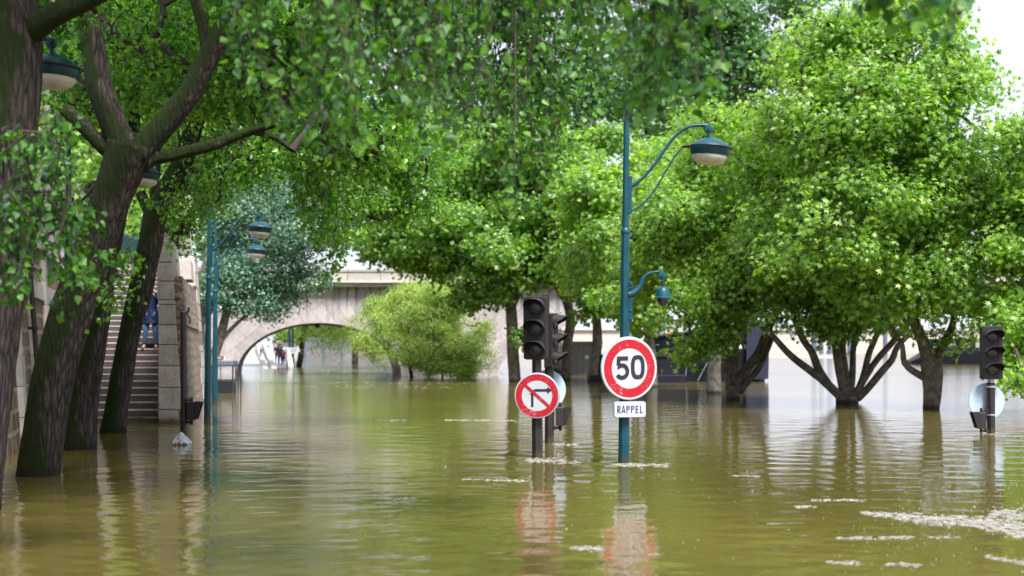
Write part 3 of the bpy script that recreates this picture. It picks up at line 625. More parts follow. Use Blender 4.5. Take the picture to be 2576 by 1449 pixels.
# ================================================================== boats and hut
def barge():
    D = 68; s = D/F; bo = thing('river_barge', 'dark blue barge with white rimmed bow moored behind the trees', 'boat', (WX(1780, D), D, 0)); X = lambda x: WX(x, D)-WX(1780, D); Z = lambda y: WZ(y, D)
    prof = [(1600, 872), (1640, 850), (1720, 838), (1800, 824), (1868, 815), (1900, 828), (1920, 850)]
    mb = MB(); vs = []; m = 5
    for i, (x, y) in enumerate(prof):     # sections along X: sheer at y, waterline tucked in
        xx = X(x); zt = Z(y); endf = 0.45 if i == len(prof)-1 else (0.85 if i == len(prof)-2 else 1.0)
        xb = X(min(x, 1918))
        for k in range(m+1):
            f = k/m; z = -0.7*(1-f)+zt*f; yo = -1.6*endf*(0.78+0.22*f); vs.append((xb*(1-f)+xx*f if i > 4 else xx, yo, z))
        for k in range(m, -1, -1):
            f = k/m; z = -0.7*(1-f)+zt*f; vs.append((xx, 3.4*endf, z))
    q = 2*(m+1); fs = [(i*q+k, (i+1)*q+k, (i+1)*q+k+1, i*q+k+1) for i in range(len(prof)-1) for k in range(q-1)]
    fs += [tuple(range(q)), tuple((len(prof)-1)*q+k for k in range(q))]
    mb.add(vs, fs); mb.build('hull', M['hull'], bo)
    mb = MB(); mb.tube([(X(x), -1.62*(0.5 if x > 1910 else (0.88 if x > 1890 else 1)), Z(y)+0.02) for x, y in prof], 0.06, 6); mb.build('rubbing_strake', M['hull'], bo, smooth=True)
    mb = MB(); vs = []
    for i in range(9):
        f = i/8; x = 1862+60*f; yt = 812+14*f*f+26*f**4; vs += [(X(x), -1.70+0.55*f**2, Z(952)), (X(x+2), -1.74+0.5*f**2, Z(yt))]
    fs = [(2*i, 2*i+2, 2*i+3, 2*i+1) for i in range(8)]; n = len(vs); vs += [(x, y+0.08, z) for x, y, z in vs]; fs += [(2*i+1+n, 2*i+3+n, 2*i+2+n, 2*i+n) for i in range(8)]
    mb.add(vs, fs); mb.build('bow_plate', M['bluehull'], bo, smooth=True)
    mb = MB(); mb.tube([(X(1862+60*i/8), -1.74+0.5*(i/8)**2, Z(810+14*(i/8)**2+26*(i/8)**4)) for i in range(9)], 0.07, 6); mb.build('bow_rail', M['whitepaint'], bo, smooth=True)
    mb = MB(); mb.box((X(1735), 1.2, Z(828)), (2.6, 2.0, 0.9)); mb.box((X(1735), 1.2, Z(802)), (2.9, 2.3, 0.08)); mb.build('wheelhouse', M['whitepaint'], bo, bevel=0.03)
    mb = MB(); mb.box((X(1690), 0.2, Z(845)), (0.45, 0.4, 0.3)); mb.build('red_locker', M['redcloth'], bo, bevel=0.04)
    mb = MB(); n = 26; c = Vector((X(1763), -1.78, Z(872)))
    for k in range(n):
        a = R(35)+R(290)*k/(n-1); mb.lathe([(0, -.05), (.055, -.03), (.065, 0), (.055, .03), (0, .05)], c+Vector((math.cos(a)*0.33, random.uniform(-.02, .02), math.sin(a)*0.42)), 8)
    mb.build('rope_ring', M['whitepaint'], bo, smooth=True)
    mb = MB(); mb.tube([(X(1822), -1.75, Z(874)), (X(1838), -1.75, Z(876)), (X(1850), -1.75, Z(872))], [0.12, 0.16, 0.12], 8); mb.build('fender', M['whitepaint'], bo, smooth=True)
    mb = MB()
    for x in (1655, 1700, 1745): mb.tube([(X(x), -1.3, Z(858)), (X(x), -1.3, Z(812))], 0.025, 6)
    mb.tube([(X(1650), -1.3, Z(815)), (X(1750), -1.3, Z(810))], 0.025, 6); mb.build('railing', M['whitepaint'], bo)
    mb = MB(); mb.tube([(X(1720), -1.66, Z(870)), (X(1712), -1.9, Z(958))], 0.012, 5); mb.tube([(X(1790), -1.66, Z(870)), (X(1742), -1.9, Z(956))], 0.012, 5); mb.build('mooring_line', M['steel'], bo)
barge()
def farboat():
    D = 140; o = thing('moored_boat', 'low dark hulled boat on the river behind the thick plane trunk', 'boat', (WX(2480, D), D, 0)); mb = MB()
    X = lambda x: WX(x, D)-WX(2480, D); z1 = WZ(888, D)
    vs = []; sec = [(2290, 0.3), (2330, 1), (2450, 1.1), (2600, 1.1), (2680, 0.6)]
    for x, h in sec:
        w = 1.6 if h > 0.9 else 0.5
        vs += [(X(x), -w*0.8, -0.6), (X(x), -w, z1*h), (X(x), w+1, z1*h), (X(x), w+1, -0.6)]
    fs = [(i*4+k, i*4+4+k, i*4+5+k, i*4+1+k) for i in range(4) for k in range(3)]+[(0, 1, 2, 3), (16, 17, 18, 19)]
    mb.add(vs, fs); mb.build('hull', M['hull'], o, smooth='auto')
    mb = MB(); mb.box((X(2450), 1, z1+0.7), (9, 1.8, 1.2)); mb.box((X(2450), 1, z1+1.35), (9.4, 2.1, 0.12)); cb = mb.build('cabin', M['hull'], o, bevel=0.05)
    for k in range(6): mb = MB(); mb.box((X(2450)-3.6+1.4*k, 0.08, z1+0.8), (0.8, 0.05, 0.5)); mb.build('window', M['steel'], cb)
farboat()
def hut():
    D = 84; o = thing('plank_cabin', 'weathered grey plank cabin between the thin distant trunks', 'cabin', (WX(1471, D), D, 0)); X = lambda x: WX(x, D)-WX(1471, D)
    mb = MB(); x = 1434.0
    while x < 1512:
        w = random.uniform(5, 7); mb.box(((X(x)+X(x+w))/2, random.uniform(-.02, .02), (WZ(862, D)-0.5)/2), (X(x+w)-X(x)-0.012, 0.06, WZ(862, D)+0.5+random.uniform(-.03, .03))); x += w
    mb.build('plank_wall', M['plank'], o); mb = MB(); mb.box(((X(1434)+X(1512))/2, 1.6, (WZ(864, D)-0.5)/2), (X(1512)-X(1434)-0.1, 3.0, WZ(864, D)+0.5)); mb.build('cabin_body', M['plank'], o)
    mb = MB(); mb.box(((X(1434)+X(1512))/2, 1.5, WZ(861, D)), (X(1516)-X(1430), 3.5, 0.1)); mb.build('roof', M['bluegrey'], o)
    mb = MB(); mb.box((X(1478), -0.06, WZ(898, D)), (0.3, 0.04, 0.2)); mb.build('vent', M['whitepaint'], o)
hut()

# ================================================================== street lamps
def lz(q): return 4.7505-q/550.2
def lx(q): return (q-292)/550.0
def swept(pts, r, n=10, step=0.04):
    p, rr = spline([(a, 0, b) for a, b in pts], [r]*len(pts) if not isinstance(r, list) else r, step); mb = MB(); mb.tube(p, rr, n); return mb
def lamp_root(label, loc, lean=0.0, rz=0.0, group='green street lamps along the quay'):
    root = thing('street_lamp', label, 'street lamp', loc, rz, group); root.rotation_euler = (0, R(lean), rz)
    mb = MB(); mb.tube([(0, 0, -1), (0, 0, 0), (0, 0, 3.12)], [0.083, 0.080, 0.059], 8, phase=R(22.5)); mb.build('lower_pole', M['teal'], root, bevel=0.003)
    mb = MB(); mb.tube([(0, 0, 3.17), (0, 0, 4.95)], [0.046, 0.036], 14); mb.lathe([(0.036, 4.95), (0.04, 4.97), (0.02, 5.02), (0, 5.03)], n=14); mb.build('upper_pole', M['teal'], root, smooth='auto')
    mb = MB(); mb.lathe([(0.05, 3.10), (0.066, 3.115), (0.068, 3.15), (0.05, 3.18), (0.04, 3.18)], n=16); mb.build('collar', M['teal'], root, smooth='auto')
    mb = MB(); mb.box((0.055, 0, (lz(475)+lz(757))/2), (0.05, 0.06, lz(475)-lz(757)));
    for q in (490, 560, 670, 745): mb.tube([(0.045, -0.035, lz(q)), (0.045, 0.035, lz(q))], 0.009, 6); mb.tube([(-0.05, 0, lz(q)), (0.09, 0, lz(q))], 0.008, 6)
    mb.build('arm_bracket', M['teal'], root, bevel=0.004)
    up = [(lx(a), lz(b)) for a, b in ((325, 552), (375, 525), (450, 455), (530, 350), (590, 262), (660, 172), (740, 112), (800, 95), (858, 92))]
    mb = swept(up, 0.021); mb.tube([(lx(335), 0, lz(548)), (lx(378), 0, lz(522))], 0.031, 10); mb.tube([(lx(855), 0, lz(92)), (lx(893), 0, lz(97))], 0.028, 10)
    mb.build('upper_arm', M['teal'], root, smooth='auto')
    lo = [(lx(a), lz(b)) for a, b in ((322, 744), (380, 712), (450, 650), (510, 570), (570, 470), (640, 350), (708, 258))]
    mb = swept(lo, 0.012); mb.tube([(lx(572), 0, lz(328)), (lx(640), 0, lz(372))], 0.009, 8); mb.build('lower_arm', M['teal'], root, smooth='auto')
    mb = MB(); mb.lathe([(0, -.035), (.05, -.032), (.058, -.02), (.058, .02), (.05, .032), (0, .035)], (lx(903), 0, lz(122)), 20, 'Y'); mb.lathe([(0, .03), (.022, .04), (.02, .048), (0, .05)], (lx(903), 0, lz(122)), 12, 'Y')
    mb.lathe([(.026, lz(190)), (.026, lz(150)), (.036, lz(148))], (lx(905), 0, 0), 14); mb.build('joint', M['teal'], root, smooth='auto')
    cx = lx(918); tl = Matrix.Rotation(R(4), 3, 'Y')
    c = (cx, 0, lz(262)); h = 0.283
    mb = MB(); mb.lathe([(.03, .145), (.05, .135), (.12, .118), (.20, .075), (.255, .03), (.272, 0), (.272, -.03), (.262, -.075), (.245, -.105), (.20, -.108)], c, 36, tilt=tl)
    hd = mb.build('lamp_head', M['teal'], root, smooth='auto')
    mb = MB(); ring = [tl @ Vector((math.cos(a)*0.292, math.sin(a)*0.292, 0.004))+Vector(c) for a in np.linspace(0, 2*math.pi, 40)]; mb.tube(ring, 0.013, 8, cap=False)
    for s in (-1, 1): mb.tube([(lx(708), 0, lz(256)), (lx(735), 0.05*s, lz(252)), (cx-0.27, 0.11*s, lz(250))], 0.012, 8)
    mb.build('rim_ring', M['umber'], hd, smooth=True)
    mb = MB(); mb.lathe([(.238, -.10), (.232, -.135), (.20, -.18), (.14, -.215), (.06, -.232), (0, -.235)], c, 36, tilt=tl); mb.build('glass_bowl', M['glass'], hd, smooth=True)
    return root
def signdisc(root, r, loc, yaw, name='traffic_sign', back=False, tilt=0):
    mb = MB(); mb.lathe([(0, 0.018), (r-0.012, 0.018), (r, 0.012), (r+0.004, 0), (r, -0.012), (r-0.012, -0.010), (0, -0.010)], n=56, axis='Y')
    pl = mb.build(name, M['signback'] if back else M['steel'], root, smooth='auto', loc=loc, rz=yaw); pl.rotation_euler = (0, tilt, yaw)
    return pl
def ring2(r0, r1, y, n=56):
    mb = MB(); vs = [(r*math.cos(2*math.pi*k/n), y, r*math.sin(2*math.pi*k/n)) for r in (r0, r1) for k in range(n)]
    if r0 == 0: mb.add([(r1*math.cos(2*math.pi*k/n), y, r1*math.sin(2*math.pi*k/n)) for k in range(n)], [tuple(range(n))])
    else: mb.add(vs, [(k, (k+1) % n, n+(k+1) % n, n+k) for k in range(n)])
    return mb
def ribbon(pts, w, y, mb=None, t=0.0015):
    """flat stroke of width w (x,z points) with mitred joints"""
    mb = mb or MB(); P = [Vector((a, b)) for a, b in pts]; L = []; Rr = []
    for i, p in enumerate(P):
        d0 = (p-P[i-1]).normalized() if i > 0 else (P[1]-p).normalized(); d1 = (P[i+1]-p).normalized() if i < len(P)-1 else d0
        n0 = Vector((-d0.y, d0.x)); n1 = Vector((-d1.y, d1.x)); m = (n0+n1).normalized(); k = w/2/max(0.35, m.dot(n0)); L.append(p+m*k); Rr.append(p-m*k)
    n = len(P); vs = [(p.x, y, p.y) for p in L]+[(p.x, y, p.y) for p in Rr]
    mb.add(vs, [(i, i+1, n+i+1, n+i) for i in range(n-1)]); return mb
def arc(cx, cz, rx, rz_, a0, a1, n=18): return [(cx+rx*math.cos(R(a0+(a1-a0)*k/n)), cz+rz_*math.sin(R(a0+(a1-a0)*k/n))) for k in range(n+1)]
def speed_sign(root, loc, yaw):
    pl = signdisc(root, 0.425, loc, yaw, 'speed_limit_sign', tilt=R(-1.5))
    ring2(0, 0.418, -0.0200).build('white_face', M['white'], pl); ring2(0.272, 0.388, -0.0230).build('red_ring', M['red'], pl)
    w = 0.055; H = 0.30; mb = MB(); x0 = -0.200; zt = 0.176; zb = -0.135
    # 5 : bar, stem and bowl in one stroke
    five = [(-0.022, zt-w/2-.012), (x0+0.036, zt-w/2-.012), (x0+0.030, 0.045)]
    ribbon(five, w, -0.0255, mb)
    ribbon([(x0+0.028, 0.030)]+arc(-0.118, -0.038, 0.083, 0.083, 128, -95, 22)+arc(-0.118, -0.038, 0.083, 0.083, -100, -148, 6), w, -0.0262, mb)
    # 0 : closed oval
    oval = [(0.0, 0)]
    n = 44; cx, cz, rx, rzz = 0.125, 0.015, 0.078, 0.135
    def se(k, q):
        a = 2*math.pi*k/n; c, s = math.cos(a), math.sin(a); e = 0.75
        return (cx+(rx+q)*math.copysign(abs(c)**e, c), -0.0255, cz+(rzz+q)*math.copysign(abs(s)**e, s))
    vs = [se(k, w/2) for k in range(n)]+[se(k, -w/2) for k in range(n)]
    mb.add(vs, [(k, (k+1) % n, n+(k+1) % n, n+k) for k in range(n)])
    mb.build('number_50', M['ink'], pl)
def rappel(root, loc, yaw):
    w, h, r = 0.475, 0.215, 0.035
    def rr(w, h, r): 
        P = []
        for cx, cz, a in ((w/2-r, h/2-r, 0), (-w/2+r, h/2-r, 90), (-w/2+r, -h/2+r, 180), (w/2-r, -h/2+r, 270)): P += arc(cx, cz, r, r, a, a+90, 6)
        return P
    mb = MB(); mb.prism(rr(w, h, r), -0.012, 0.014); pl = mb.build('reminder_plate', M['steel'], root, loc=loc, rz=yaw, bevel=0.003)
    mb = MB(); P = rr(w-0.012, h-0.012, r-0.006); mb.add([(x, -0.016, z) for x, z in P], [tuple(range(len(P)))]); mb.build('white_face', M['white'], pl)
    mb = MB(); y = -0.019; lw = 0.014; H = 0.098; zb = -H/2; zt = H/2
    def letter(c, x, q):
        W_ = 0.046; yy = y-0.0006
        bowl = [(x, zt-lw/2), (x+W_*0.45, zt-lw/2)]+arc(x+W_*0.45, zt-H*0.27, W_*0.5, H*0.27-lw/2, 85, -85, 10)+[(x, zt-H*0.54+lw/2)]
        if c in 'RP': ribbon([(x+lw/2, zb), (x+lw/2, zt)], lw, y, mb); ribbon(bowl, lw, yy, mb)
        if c == 'R': ribbon([(x+W_*0.42, zt-H*0.54), (x+W_*0.98, zb)], lw, y-0.0012, mb)
        if c == 'A': ribbon([(x, zb), (x+W_*0.52, zt), (x+W_*1.04, zb)], lw, y, mb); ribbon([(x+W_*0.2, zb+H*0.28), (x+W_*0.84, zb+H*0.28)], lw, yy, mb)
        if c == 'E':
            ribbon([(x+lw/2, zb), (x+lw/2, zt)], lw, y, mb)
            for z in (zt-lw/2, 0.0, zb+lw/2): ribbon([(x, z), (x+W_*0.85, z)], lw, yy, mb)
        if c == 'L': ribbon([(x+lw/2, zb), (x+lw/2, zt)], lw, y, mb); ribbon([(x, zb+lw/2), (x+W_*0.8, zb+lw/2)], lw, yy, mb)
    xs = -0.195
    for c in 'RAPPEL': letter(c, xs, y); xs += 0.0685
    mb.build('word_rappel', M['navyink'], pl)
def dome_camera(root):
    mb = MB(); mb.box((0.075, 0, (lz(1262)+lz(1560))/2), (0.045, 0.07, lz(1262)-lz(1560)))
    for q in (1285, 1310, 1480, 1540): mb.lathe([(0, .036), (.014, .036), (.014, .05), (0, .052)], (0.078, 0, lz(q)), 8, 'Y'); mb.tube([(0.09, 0, lz(q)), (0.112, 0, lz(q))], 0.012, 6)
    mb.build('camera_bracket', M['teal'], root, bevel=0.004)
    up = [(lx(a), lz(b)) for a, b in ((318, 1362), (360, 1345), (400, 1300), (430, 1230), (480, 1196), (545, 1186))]
    mb = swept(up, [0.055, 0.052, 0.036, 0.024, 0.018, 0.018]); mb.lathe([(0, -.03), (.048, -.028), (.055, -.018), (.055, .018), (.048, .028), (0, .03)], (lx(566), 0, lz(1216)), 20, 'Y')
    mb.lathe([(0, .028), (.02, .036), (.018, .044), (0, .046)], (lx(563), 0, lz(1216)), 12, 'Y'); mb.build('camera_arm', M['teal'], root, smooth='auto')
    c = (lx(574), 0, 0); mb = MB(); mb.lathe([(.028, lz(1255)), (.028, lz(1298))], c, 14); mb.build('camera_neck', M['umber'], root, smooth='auto')
    mb = MB(); mb.lathe([(0, lz(1293)), (.035, lz(1295)), (.072, lz(1310)), (.090, lz(1330)), (.098, lz(1372)), (.114, lz(1378)), (.114, lz(1386)), (.08, lz(1388)), (0, lz(1388))], c, 28); hs = mb.build('camera_housing', M['teal'], root, smooth='auto')
    mb = MB(); z = lz(1389); mb.lathe([(.078, z), (.076, z-.03), (.062, z-.066), (.036, z-.09), (0, z-.098)], c, 24); mb.build('smoked_dome', M['smoke'], hs, smooth=True)
D = 19.25
LA = lamp_root('tall green lamp post carrying the 50 and RAPPEL signs and a dome camera', (WX(1569, D), D, 0), 0.45)
for z in (1.29, 0.73, 1.05): mb = MB(); mb.box((0, 0, z), (0.19, 0.20, 0.04)); mb.build('pole_clamp', M['umber'], LA)
speed_sign(LA, (0.048, -0.135, 1.285), R(24)); rappel(LA, (0.065, -0.125, 0.733), R(22)); dome_camera(LA)
D = 31.9; lamp_root('nearer of the two lamps beside the stair wall, taller in view', (WX(521.5, D), D, 0), 0.55)
D = 39.3; lamp_root('farther of the two lamps beside the stair wall, lower in view', (WX(540.5, D), D, 0), 0.25)
D = 22.0; lamp_root('lamp half hidden behind the forked mossy trunk', (WX(170, D), D, 0), 0.2)
D = 15.0; lamp_root('nearest lamp, only its blurred head showing beside the left trunk', (WX(-136, D), D, 0.24), 0)

# ================================================================== traffic lights
def signal_head(root, cx, cz, w, h, yaw, oy=0.0):
    mb = MB(); r = 0.035; P = []
    for ax, az, a in ((w/2-r, h/2-r, 0), (-w/2+r, h/2-r, 90), (-w/2+r, -h/2+r, 180), (w/2-r, -h/2+r, 270)): P += arc(ax, az, r, r, a, a+90, 5)
    mb.prism(P, -0.07, 0.07); hs = mb.build('signal_housing', M['housing'], root, loc=(cx, oy, cz), rz=yaw, bevel=0.006)
    mb = MB(); mb.prism([(x*1.03, z*1.01) for x, z in P], 0.045, 0.057); mb.build('back_board', M['umber'], hs)
    for k in (1, 0, -1):
        z = k*0.30
        mb = MB(); mb.lathe([(0.118, .070), (.118, .085), (.104, .087), (.104, .072)], (0, 0, z), 32, 'Y'); mb.build('lens_rim', M['housing'], hs, smooth='auto')
        mb = MB(); mb.lathe([(.103, .072), (.08, .086), (.05, .094), (0, .098)], (0, 0, z), 28, 'Y'); mb.build('lens', M['lens'], hs, smooth=True)
        mb = MB(); n = 26; vs = []; Wv = w/2-0.012
        for i in range(n+1):
            a = R(-12+204*i/n); s = math.sin(a); Lr = 0.03+0.20*max(0, s)**0.6 if s > 0 else 0.03
            cx_, cz_ = math.cos(a), s
            px = math.copysign(abs(cx_)**0.75, cx_)*Wv; pz = cz_*0.128+(0 if s > 0 else 0)
            for q in (1.0, 0.965): vs += [(px*q, -0.068, z+pz*q), (px*q*0.97, -0.068-Lr, z+pz*q*0.96-0.012)]
        fs = []
        for i in range(n):
            o = 4*i; p = o+4; fs += [(o, p, p+1, o+1), (o+2, o+3, p+3, p+2), (o+1, p+1, p+3, o+3)]
        fs += [(0, 1, 3, 2), (4*n, 4*n+2, 4*n+3, 4*n+1)]
        mb.add(vs, fs); mb.build('visor', M['housing'], hs, smooth='auto')
    return hs
def hexpole(root, top, r0=0.082, r1=0.082, z0=-1, name='pole'):
    mb = MB(); mb.tube([(0, 0, z0), (0, 0, top)], [r0, r1], 6, phase=R(12)); return mb.build(name, M['umber'], root, bevel=0.004)
def ped_box(root, side, cz, yaw=0, scale=1.0):
    """small repeater signal with a slanted hood, on brackets"""
    s = side; mb = MB()
    mb.prism([(0.11*s, cz-0.15), (0.24*s, cz-0.15), (0.24*s, cz+0.15), (0.11*s, cz+0.16)], -0.09, 0.09); o = mb.build('repeater_signal', M['umber'], root, bevel=0.01)
    mb = MB()
    prof = [(0.242*s, cz-0.14), (0.275*s, cz-0.135), (0.36*s, cz+0.145), (0.242*s, cz+0.15)]
    for y0, y1 in ((-0.10, -0.085), (0.085, 0.10)): mb.prism(prof, y0, y1)
    mb.prism([(0.242*s, cz+0.15), (0.36*s, cz+0.145), (0.36*s, cz+0.157), (0.242*s, cz+0.162)], -0.10, 0.10)
    for k in range(-2, 3): mb.prism([(0.242*s, cz-0.14), (0.27*s, cz-0.135), (0.345*s, cz+0.14), (0.242*s, cz+0.145)], k*0.034-0.003, k*0.034+0.003)
    mb.build('hood', M['housing'], o)
    mb = MB()
    for z in (cz+0.185, cz-0.185): mb.tube([(0.05*s, 0, z), (0.19*s, 0, z)], 0.018, 8); mb.tube([(0.18*s, 0, z-0.045), (0.18*s, 0, z+0.045)], 0.026, 8); mb.box((0.085*s, 0, z), (0.04, 0.12, 0.06))
    mb.build('mounting_arm', M['umber'], o); return o
D = 20.3; t1 = thing('traffic_light', 'unlit traffic light above the red no right turn sign', 'traffic light', (WX(1352, D), D, 0), 0, 'traffic lights in the flood'); t1.rotation_euler = (0, R(-0.4), 0)
hexpole(t1, 2.2 if False else 0.9, 0.082, 0.080); hexpole(t1, 1.43, 0.070, 0.070, 0.9, 'upper_pole')
signal_head(t1, -0.01, WZ(825.5, D)+0.0, 0.335, 0.89, R(-13), -0.02)
mb = MB(); mb.tube([(0, 0, 1.40), (0, 0, 1.47)], 0.085, 14); mb.box((0, -0.07, 0.60), (0.20, 0.06, 0.05)); mb.box((0, -0.07, 0.95), (0.20, 0.06, 0.05)); mb.build('clamp', M['steel'], t1, bevel=0.004)
pl = signdisc(t1, 0.322, (0.0, -0.135, WZ(994.5, D)), R(-8), 'no_right_turn_sign')
ring2(0, 0.316, -0.0200).build('white_face', M['white'], pl); ring2(0.218, 0.305, -0.0230).build('red_ring', M['red'], pl)
mb = MB(); ribbon([(-0.068, -0.16), (-0.068, 0.02)]+arc(-0.012, 0.02, 0.056, 0.056, 180, 90, 8)+[(0.15, 0.076)], 0.036, -0.0230, mb)
mb.add([(0.145, -0.0238, 0.125), (0.215, -0.0238, 0.076), (0.145, -0.0238, 0.027)], [(0, 1, 2)]); mb.build('turn_arrow', M['ink'], pl)
mb = MB(); ribbon([(-0.168, 0.150), (0.168, -0.150)], 0.042, -0.0262, mb); mb.build('red_bar', M['red'], pl)
D = 23.3; t2 = thing('traffic_light', 'traffic light turned to the right behind the no right turn sign', 'traffic light', (WX(1382, D), D, 0), 0, 'traffic lights in the flood')
hexpole(t2, 1.62, 0.080, 0.078)
signal_head(t2, 0.03, WZ(857, D), 0.30, 0.90, R(68), 0.0)
mb = MB(); mb.tube([(0, 0, 1.60), (0, 0, 1.70)], 0.10, 14); mb.box((-0.06, 0.0, 2.0), (0.12, 0.18, 0.9)); mb.build('clamp', M['umber'], t2, bevel=0.004)
signdisc(t2, 0.325, (WX(1377, D)-WX(1382, D), 0.115, WZ(981, D)), R(200), 'sign_back', True)
ped_box(t2, 1, WZ(1048, D))
D = 26.0; t3 = thing('traffic_light', 'rightmost unlit traffic light with the grey back of a round sign', 'traffic light', (WX(2493, D), D, 0), 0, 'traffic lights in the flood')
hexpole(t3, 0.93, 0.085, 0.083); signal_head(t3, 0.0, WZ(887, D), 0.385, 0.965, R(4), -0.02)
mb = MB(); mb.tube([(0, 0, 0.93), (0, 0, 1.0)], 0.06, 14); mb.tube([(0, 0, 0.84), (0, 0, 0.87)], 0.09, 14); mb.tube([(0, 0, 0.33), (0, 0, 0.355)], 0.088, 6, phase=R(12)); mb.build('clamp', M['steel'], t3)
signdisc(t3, 0.333, (WX(2487, D)-WX(2493, D), 0.11, WZ(1010, D)), R(184), 'sign_back', True)
ped_box(t3, -1, WZ(1058, D))
D = 23.8; t4 = thing('signal_post', 'slim dark post with a hooded signal beside the floating bag', 'post', (WX(462, D), D, 0), 0); t4.rotation_euler = (0, R(-0.1), 0)
mb = MB(); mb.tube([(0, 0, -1), (0, 0, WZ(785, D))], 0.052, 12); mb.lathe([(0.052, WZ(785, D)), (0.045, WZ(783, D)), (0, WZ(782.5, D))], n=12); mb.build('pole', M['umber'], t4, smooth='auto')
o = ped_box(t4, 1, WZ(1034, D)); o.location = (-0.045, 0, 0)

# ================================================================== floating bag
def bag():
    p = Vector((WX(456, 23.0), 23.0, 0)); o = thing('plastic_bag', 'whitish plastic bag of litter caught against the slim dark post', 'plastic bag', p)
    bm = bmesh.new(); bmesh.ops.create_icosphere(bm, subdivisions=4, radius=1)
    for v in bm.verts:
        c = v.co; a = math.atan2(c.y, c.x); k = 1+0.10*math.sin(5*a+c.z*4)+0.06*math.sin(11*a-c.z*7)+0.05*random.uniform(-1, 1)
        pk = 1+0.55*max(0, c.z)**3*(1 if True else 0)
        v.co = Vector((c.x*0.155*k*(1-0.35*max(0, c.z)), c.y*0.12*k*(1-0.35*max(0, c.z)), c.z*0.11*pk+0.03))
    me = bpy.data.meshes.new('film'); bm.to_mesh(me); bm.free(); me.materials.append(M['bag']); ob = bpy.data.objects.new('film', me); C.objects.link(ob); ob.parent = o
    for x, y, m, r in ((-0.10, -0.125, 'whitepaint', .022), (-0.06, -0.13, 'umber', .014), (-0.005, -0.135, 'redcloth', .022), (0.03, -0.13, 'whitepaint', .018), (0.07, -0.125, 'umber', .012), (0.10, -0.11, 'whitepaint', .02)):
        mb = MB(); mb.lathe([(0, -r), (r*.8, -r*.6), (r, 0), (r*.8, r*.6), (0, r)], (x, y, 0.025), 10); mb.build('litter', M[m], o, smooth=True)
bag()

# ================================================================== cage and plate by the left lamps
def cage():
    D = 49.5; o = thing('metal_cage', 'grey metal cage cabinet half drowned behind the left lamps', 'cage', (WX(562, D), D, 0)); X = lambda x: WX(x, D)-WX(562, D); Z = lambda y: WZ(y, D)
    x0, x1 = X(533), X(593); dpt = 0.9
    mb = MB(); mb.box(((x0+X(586))/2, dpt/2, (Z(908)+Z(919))/2), (X(586)-x0, dpt, Z(908)-Z(919))); mb.build('top_slab', M['bluegrey'], o, bevel=0.01)
    mb = MB()
    for x in (x0, X(586), x1):
        for y in (0, dpt): mb.box((x, y, (Z(919)-0.5)/2), (0.045, 0.045, Z(919)+0.5))
    for z in (Z(920), Z(957)):
        mb.box(((x0+X(586))/2, 0, z), (X(586)-x0, 0.05, 0.045)); mb.box(((x0+X(586))/2, dpt, z), (X(586)-x0, 0.05, 0.045)); mb.box(((X(586)+x1)/2, 0, z), (x1-X(586), 0.04, 0.04))
    mb.build('frame', M['cagemetal'], o)
    mb = MB(); k = 0
    while x0+0.07*k < X(586): mb.tube([(x0+0.07*k, 0.02, Z(919)), (x0+0.07*k, 0.02, Z(957))], 0.010, 5); k += 1
    mb.build('bars', M['steel'], o)
    mb = MB(); x = x0
    while x < X(586): mb.box((x, 0, (Z(957)-0.3)/2), (0.016, 0.012, Z(957)+0.3)); x += 0.035
    z = -0.1
    while z < Z(957): mb.box(((x0+X(586))/2, 0.014, z), (X(586)-x0, 0.010, 0.010)); z += 0.035
    mb.build('wire_mesh', M['cagemetal'], o)
    mb = MB(); mb.box(((x0+X(586))/2, 0.30, 0.15), (X(584)-x0, 0.5, 0.5)); mb.build('inner_panel', M['cagemetal'], o)
    D = 52; p = thing('name_plate', 'small brown AIR plate above the metal cage', 'sign', (WX(554, D), D, 0)); mb = MB(); w = 0.25; h = 0.135; zc = WZ(900, D)
    mb.box((0, 0, zc), (w, 0.03, h)); bd = mb.build('board', M['brownplate'], p); mb = MB()
    mb.box((0.155, 0, zc+0.008), (0.06, 0.035, h+0.02)); mb.build('end_cap', M['whitepaint'], p); mb = MB(); lw = 0.014; H = 0.08
    for c, x in (('A', -0.10), ('I', -0.022), ('R', 0.01)):
        if c == 'A': ribbon([(x, zc-H/2), (x+.03, zc+H/2), (x+.06, zc-H/2)], lw, -0.018, mb); ribbon([(x+.012, zc-.015), (x+.048, zc-.015)], lw, -0.0186, mb)
        if c == 'I': ribbon([(x, zc-H/2), (x, zc+H/2)], lw, -0.018, mb)
        if c == 'R': ribbon([(x, zc-H/2), (x, zc+H/2)], lw, -0.018, mb); ribbon([(x, zc+H/2-lw/2), (x+.03, zc+H/2-lw/2), (x+.045, zc+.018), (x+.03, zc-.004), (x, zc-.004)], lw, -0.0186, mb); ribbon([(x+.02, zc-.004), (x+.048, zc-H/2)], lw, -0.0192, mb)
    mb.build('lettering', M['whitepaint'], bd)
    mb = MB(); mb.tube([(0, 0.04, -0.5), (0, 0.04, zc)], 0.025, 8); mb.build('post', M['cagemetal'], p)
cage()

